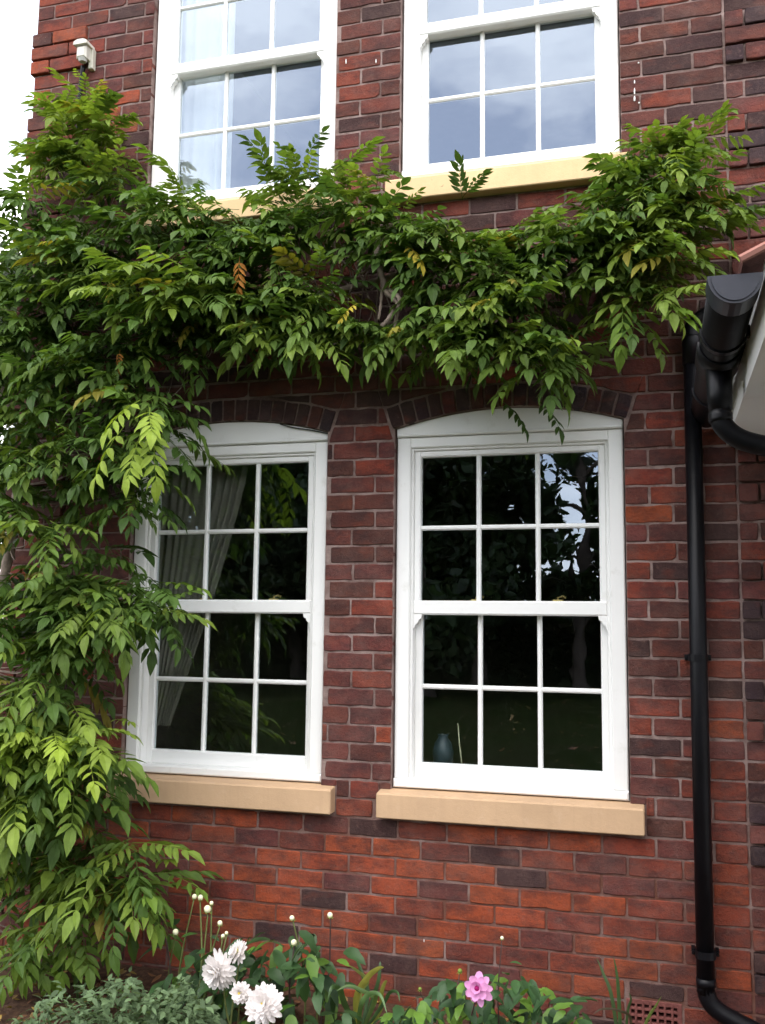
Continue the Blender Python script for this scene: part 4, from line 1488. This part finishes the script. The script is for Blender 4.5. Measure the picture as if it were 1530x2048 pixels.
# low grey-green herb in front of the bed
V, F, C = [], [], []
b = 0
for k in range(2700):
    u = rg.uniform(20, 430)
    if u < 150 and rg.random() < .4: continue
    top = 2032 - 58 * min(1, max(0, (u - 40) / 130)) + 14 * math.sin(u * .045) + 9 * math.sin(u * .13 + 1) - 26 * (rg.random() < .06) + (40 if u > 390 else 0)
    v = top + (2110 - top) * rg.random() ** 1.1
    p = at(u, v, -rg.uniform(.5, .95))
    vs, fs = ovate(rg.uniform(.022, .046), rg.uniform(.014, .026), 3, .2, .3)
    M_ = rot('Z', rg.uniform(0, 6.28)) @ rot('X', rg.uniform(-.7, .9)) @ rot('Y', rg.uniform(-.6, .6))
    V.append(np.array(vs) @ M_.T + p)
    F.extend([tuple(b + j for j in f) for f in fs])
    cc = np.array((.115, .175, .085)) * rg.uniform(.6, 1.35)
    C.append(np.tile(np.array([*cc, 1]), (len(vs), 1)))
    b += len(vs)
m = bpy.data.meshes.new('ground_cover')
m.from_pydata(np.concatenate(V).tolist(), [], F)
ca = m.color_attributes.new('Col', 'FLOAT_COLOR', 'POINT')
ca.data.foreach_set('color', np.concatenate(C).astype(np.float32).ravel())
m.materials.append(M_HERB)
m.update()
tag(inst('ground_cover', m), 'low grey-green herb leaves spreading over the front of the bed', 'herb', kind='stuff')

# fallen leaves on bed and lawn
V, F, C = [], [], []
b = 0
for k in range(2300):
    if k < 700:
        x, y = (rg.uniform(-2.2, -1.1), -rg.uniform(.1, .9)) if k < 260 else (rg.uniform(-2.6, 1.7), -rg.uniform(.03, 1.4))
        z = bed_h(x, y) + rg.uniform(.014, .03)
        s_ = 1
    else:
        x, y = rg.uniform(-14, 5), -rg.uniform(1.8, 18)
        z = .012
        s_ = 1.5
    vs, fs = ovate(rg.uniform(.03, .06) * s_, rg.uniform(.016, .03) * s_, 3, rg.uniform(-.3, .4), rg.uniform(-.3, .4))
    M_ = rot('Z', rg.uniform(0, 6.28)) @ rot('X', rg.uniform(-.3, .4)) @ rot('Y', rg.uniform(-.5, .5))
    V.append(np.array(vs) @ M_.T + np.array((x, y, z)))
    F.extend([tuple(b + j for j in f) for f in fs])
    cc = np.array(rg.choice(((.20, .10, .05), (.26, .17, .07), (.14, .07, .04), (.32, .22, .06)))) * rg.uniform(.7, 1.2)
    C.append(np.tile(np.array([*cc, 1]), (len(vs), 1)))
    b += len(vs)
m = bpy.data.meshes.new('fallen_leaves')
m.from_pydata(np.concatenate(V).tolist(), [], F)
ca = m.color_attributes.new('Col', 'FLOAT_COLOR', 'POINT')
ca.data.foreach_set('color', np.concatenate(C).astype(np.float32).ravel())
m.materials.append(M_LITTER)
m.update()
tag(inst('fallen_leaves', m), 'dry brown fallen leaves on the soil and the lawn', 'leaves', kind='stuff')


# ------------------------------------------------------------------ garden trees (mirrored in the lower windows)
def leaf_quads(name, P, size, col, ng):
    n_ = len(P)
    a = ng.normal(size=(n_, 3))
    a /= np.linalg.norm(a, axis=1)[:, None]
    c = np.cross(a, ng.normal(size=(n_, 3)))
    c /= np.linalg.norm(c, axis=1)[:, None]
    e = np.cross(a, c)
    s_ = size[:, None]
    Q = np.stack([P - a * s_ * .5, P - c * s_ * .8, P + a * s_ * .5, P + c * s_ * .8 + e * s_ * .2], 1).reshape(-1, 3)
    m = bpy.data.meshes.new(name)
    m.from_pydata(Q.tolist(), [], np.arange(4 * n_).reshape(-1, 4).tolist())
    C = np.ones((n_, 4))
    C[:, :3] = np.array(col) * ng.uniform(.6, 1.5, (n_, 1))
    return m, np.repeat(C, 4, 0)


def tree(name, x, y, h, rx, label, group, n_leaf=5200, dense=1.0, col=(.035, .065, .018), crown_lo=.16, seed=1):
    tg = random.Random(seed)
    t = empty(name, (x, y, 0))
    tag(t, label, 'tree', group)
    mb = MB()
    top = Vector((x + tg.uniform(-.4, .4), y, h * .8))
    tr = curve_pts([(x, y, -.1), (x + tg.uniform(-.1, .1), y, h * .25), (x + tg.uniform(-.3, .3), y, h * .5), top], 5)
    r0 = h * .026
    mb.tube(tr, [r0 * (1 - .8 * i / len(tr)) * (1.35 if i == 0 else 1) for i in range(len(tr))], 10)
    tips = []
    for k in range(16):
        p = tr[tg.randrange(4, len(tr))]
        a = tg.uniform(0, 6.28)
        ln = rx * tg.uniform(.5, .95)
        q = p + Vector((math.cos(a) * ln, math.sin(a) * ln, tg.uniform(-.05, .35) * h * .5))
        q.z = max(q.z, h * crown_lo + .3)
        mb.tube(curve_pts([p, (p + q) / 2 + Vector((0, 0, .2)), q], 4), [r0 * .35 * (1 - .85 * i / 8) for i in range(9)], 6, False)
        tips += [p.lerp(q, .6), q]
    mb.build('trunk', M_TRUNK, t, True)
    blobs = [(tips[tg.randrange(len(tips))] + Vector((tg.gauss(0, .5), tg.gauss(0, .5), tg.gauss(0, .5))), tg.uniform(.55, 1.15) * rx * .36) for _ in range(int(46 * dense))]
    ng = np.random.default_rng(seed)
    pick = ng.integers(0, len(blobs), n_leaf)
    cen = np.array([tuple(q[0]) for q in blobs])[pick]
    rr = np.array([q[1] for q in blobs])[pick] * ng.random(n_leaf) ** .4
    d = ng.normal(size=(n_leaf, 3)) * (1, 1, .8)
    d /= np.linalg.norm(d, axis=1)[:, None]
    m, C = leaf_quads('crown', cen + d * rr[:, None], ng.uniform(.12, .24, n_leaf), col, ng)
    ca = m.color_attributes.new('Col', 'FLOAT_COLOR', 'POINT')
    ca.data.foreach_set('color', C.astype(np.float32).ravel())
    m.materials.append(M_CROWN)
    m.update()
    inst('crown', m, t)


GT = 'garden trees facing the house'
for i, (x, y, h, rx, dn, lab) in enumerate((
        (-16.5, -22, 8.6, 3.3, 1.2, 'broad dark tree at the far end of the garden row'),
        (-11.8, -20, 8.2, 3.1, 1.3, 'dense dark tree second from the far end of the garden row'),
        (-7.4, -21, 8.8, 3.2, 1.3, 'tall dense tree in the middle of the garden row'),
        (-4.6, -19, 8.4, 2.9, 1.5, 'dark tree beside the gap in the garden row'),
        (-.7, -21, 8.4, 1.9, .75, 'thin leaved tree whose branches let the sky through'),
        (-3.6, -22.6, 8.8, 1.9, 1.6, 'narrow dense tree in the second row beside the gap'),
        (-9.4, -23, 9.4, 3.2, 1.5, 'big dense tree in the second row of the garden'),
        (3.3, -22, 8.8, 3.0, 1.3, 'dense tree behind the porch side of the garden'),
        (7.8, -20, 8.2, 3.2, 1.2, 'broad dark tree beyond the porch side of the garden'))):
    tree('garden_tree', x, y, h, rx, lab, GT, 18000 if dn > 1 else 5200, dn, (.030, .055, .016), .10, 40 + i)
hd = empty('garden_hedge', (-6, -25, 0))
tag(hd, 'long dark hedge closing off the garden behind the row of trees', 'hedge')
mb = MB()
hx = [-30 + 46 * i / 46 for i in range(47)]
hh = [(3.9 if (x < -3.6 or x > 1.2) else 2.2) + rnd.uniform(-.25, .25) for x in hx]
for (xa, ha), (xb, hb) in zip(zip(hx, hh), zip(hx[1:], hh[1:])):
    mb.add([(xa, -24.4, 0), (xb, -24.4, 0), (xb, -24.6, hb), (xa, -24.6, ha), (xa, -25.6, ha), (xb, -25.6, hb), (xb, -25.8, 0), (xa, -25.8, 0)], [(0, 1, 2, 3), (3, 2, 5, 4), (4, 5, 6, 7)])
mb.build('hedge_core', plain('hedge_twig', (.022, .030, .012), .95, .1, .4, 3), hd)
ng = np.random.default_rng(5)
nl_ = 26000
px = ng.uniform(-30, 16, nl_)
ph_ = np.interp(px, hx, hh)
P = np.stack([px, -24.2 - ng.random(nl_) * .5, ph_ * ng.random(nl_) ** .8 + ng.uniform(-.1, .25, nl_)], 1)
m, C = leaf_quads('hedge_leaves', P, ng.uniform(.09, .17, nl_), (.028, .048, .015), ng)
ca = m.color_attributes.new('Col', 'FLOAT_COLOR', 'POINT')
ca.data.foreach_set('color', C.astype(np.float32).ravel())
m.materials.append(M_CROWN)
m.update()
inst('hedge_leaves', m, hd)['kind'] = 'stuff'
tree('background_tree', -7.6, 7.0, 7.2, 2.6, 'pale leafy tree standing beyond the house corner', 'trees behind the house', 5200, 1.2, (.06, .10, .03), .10, 77)
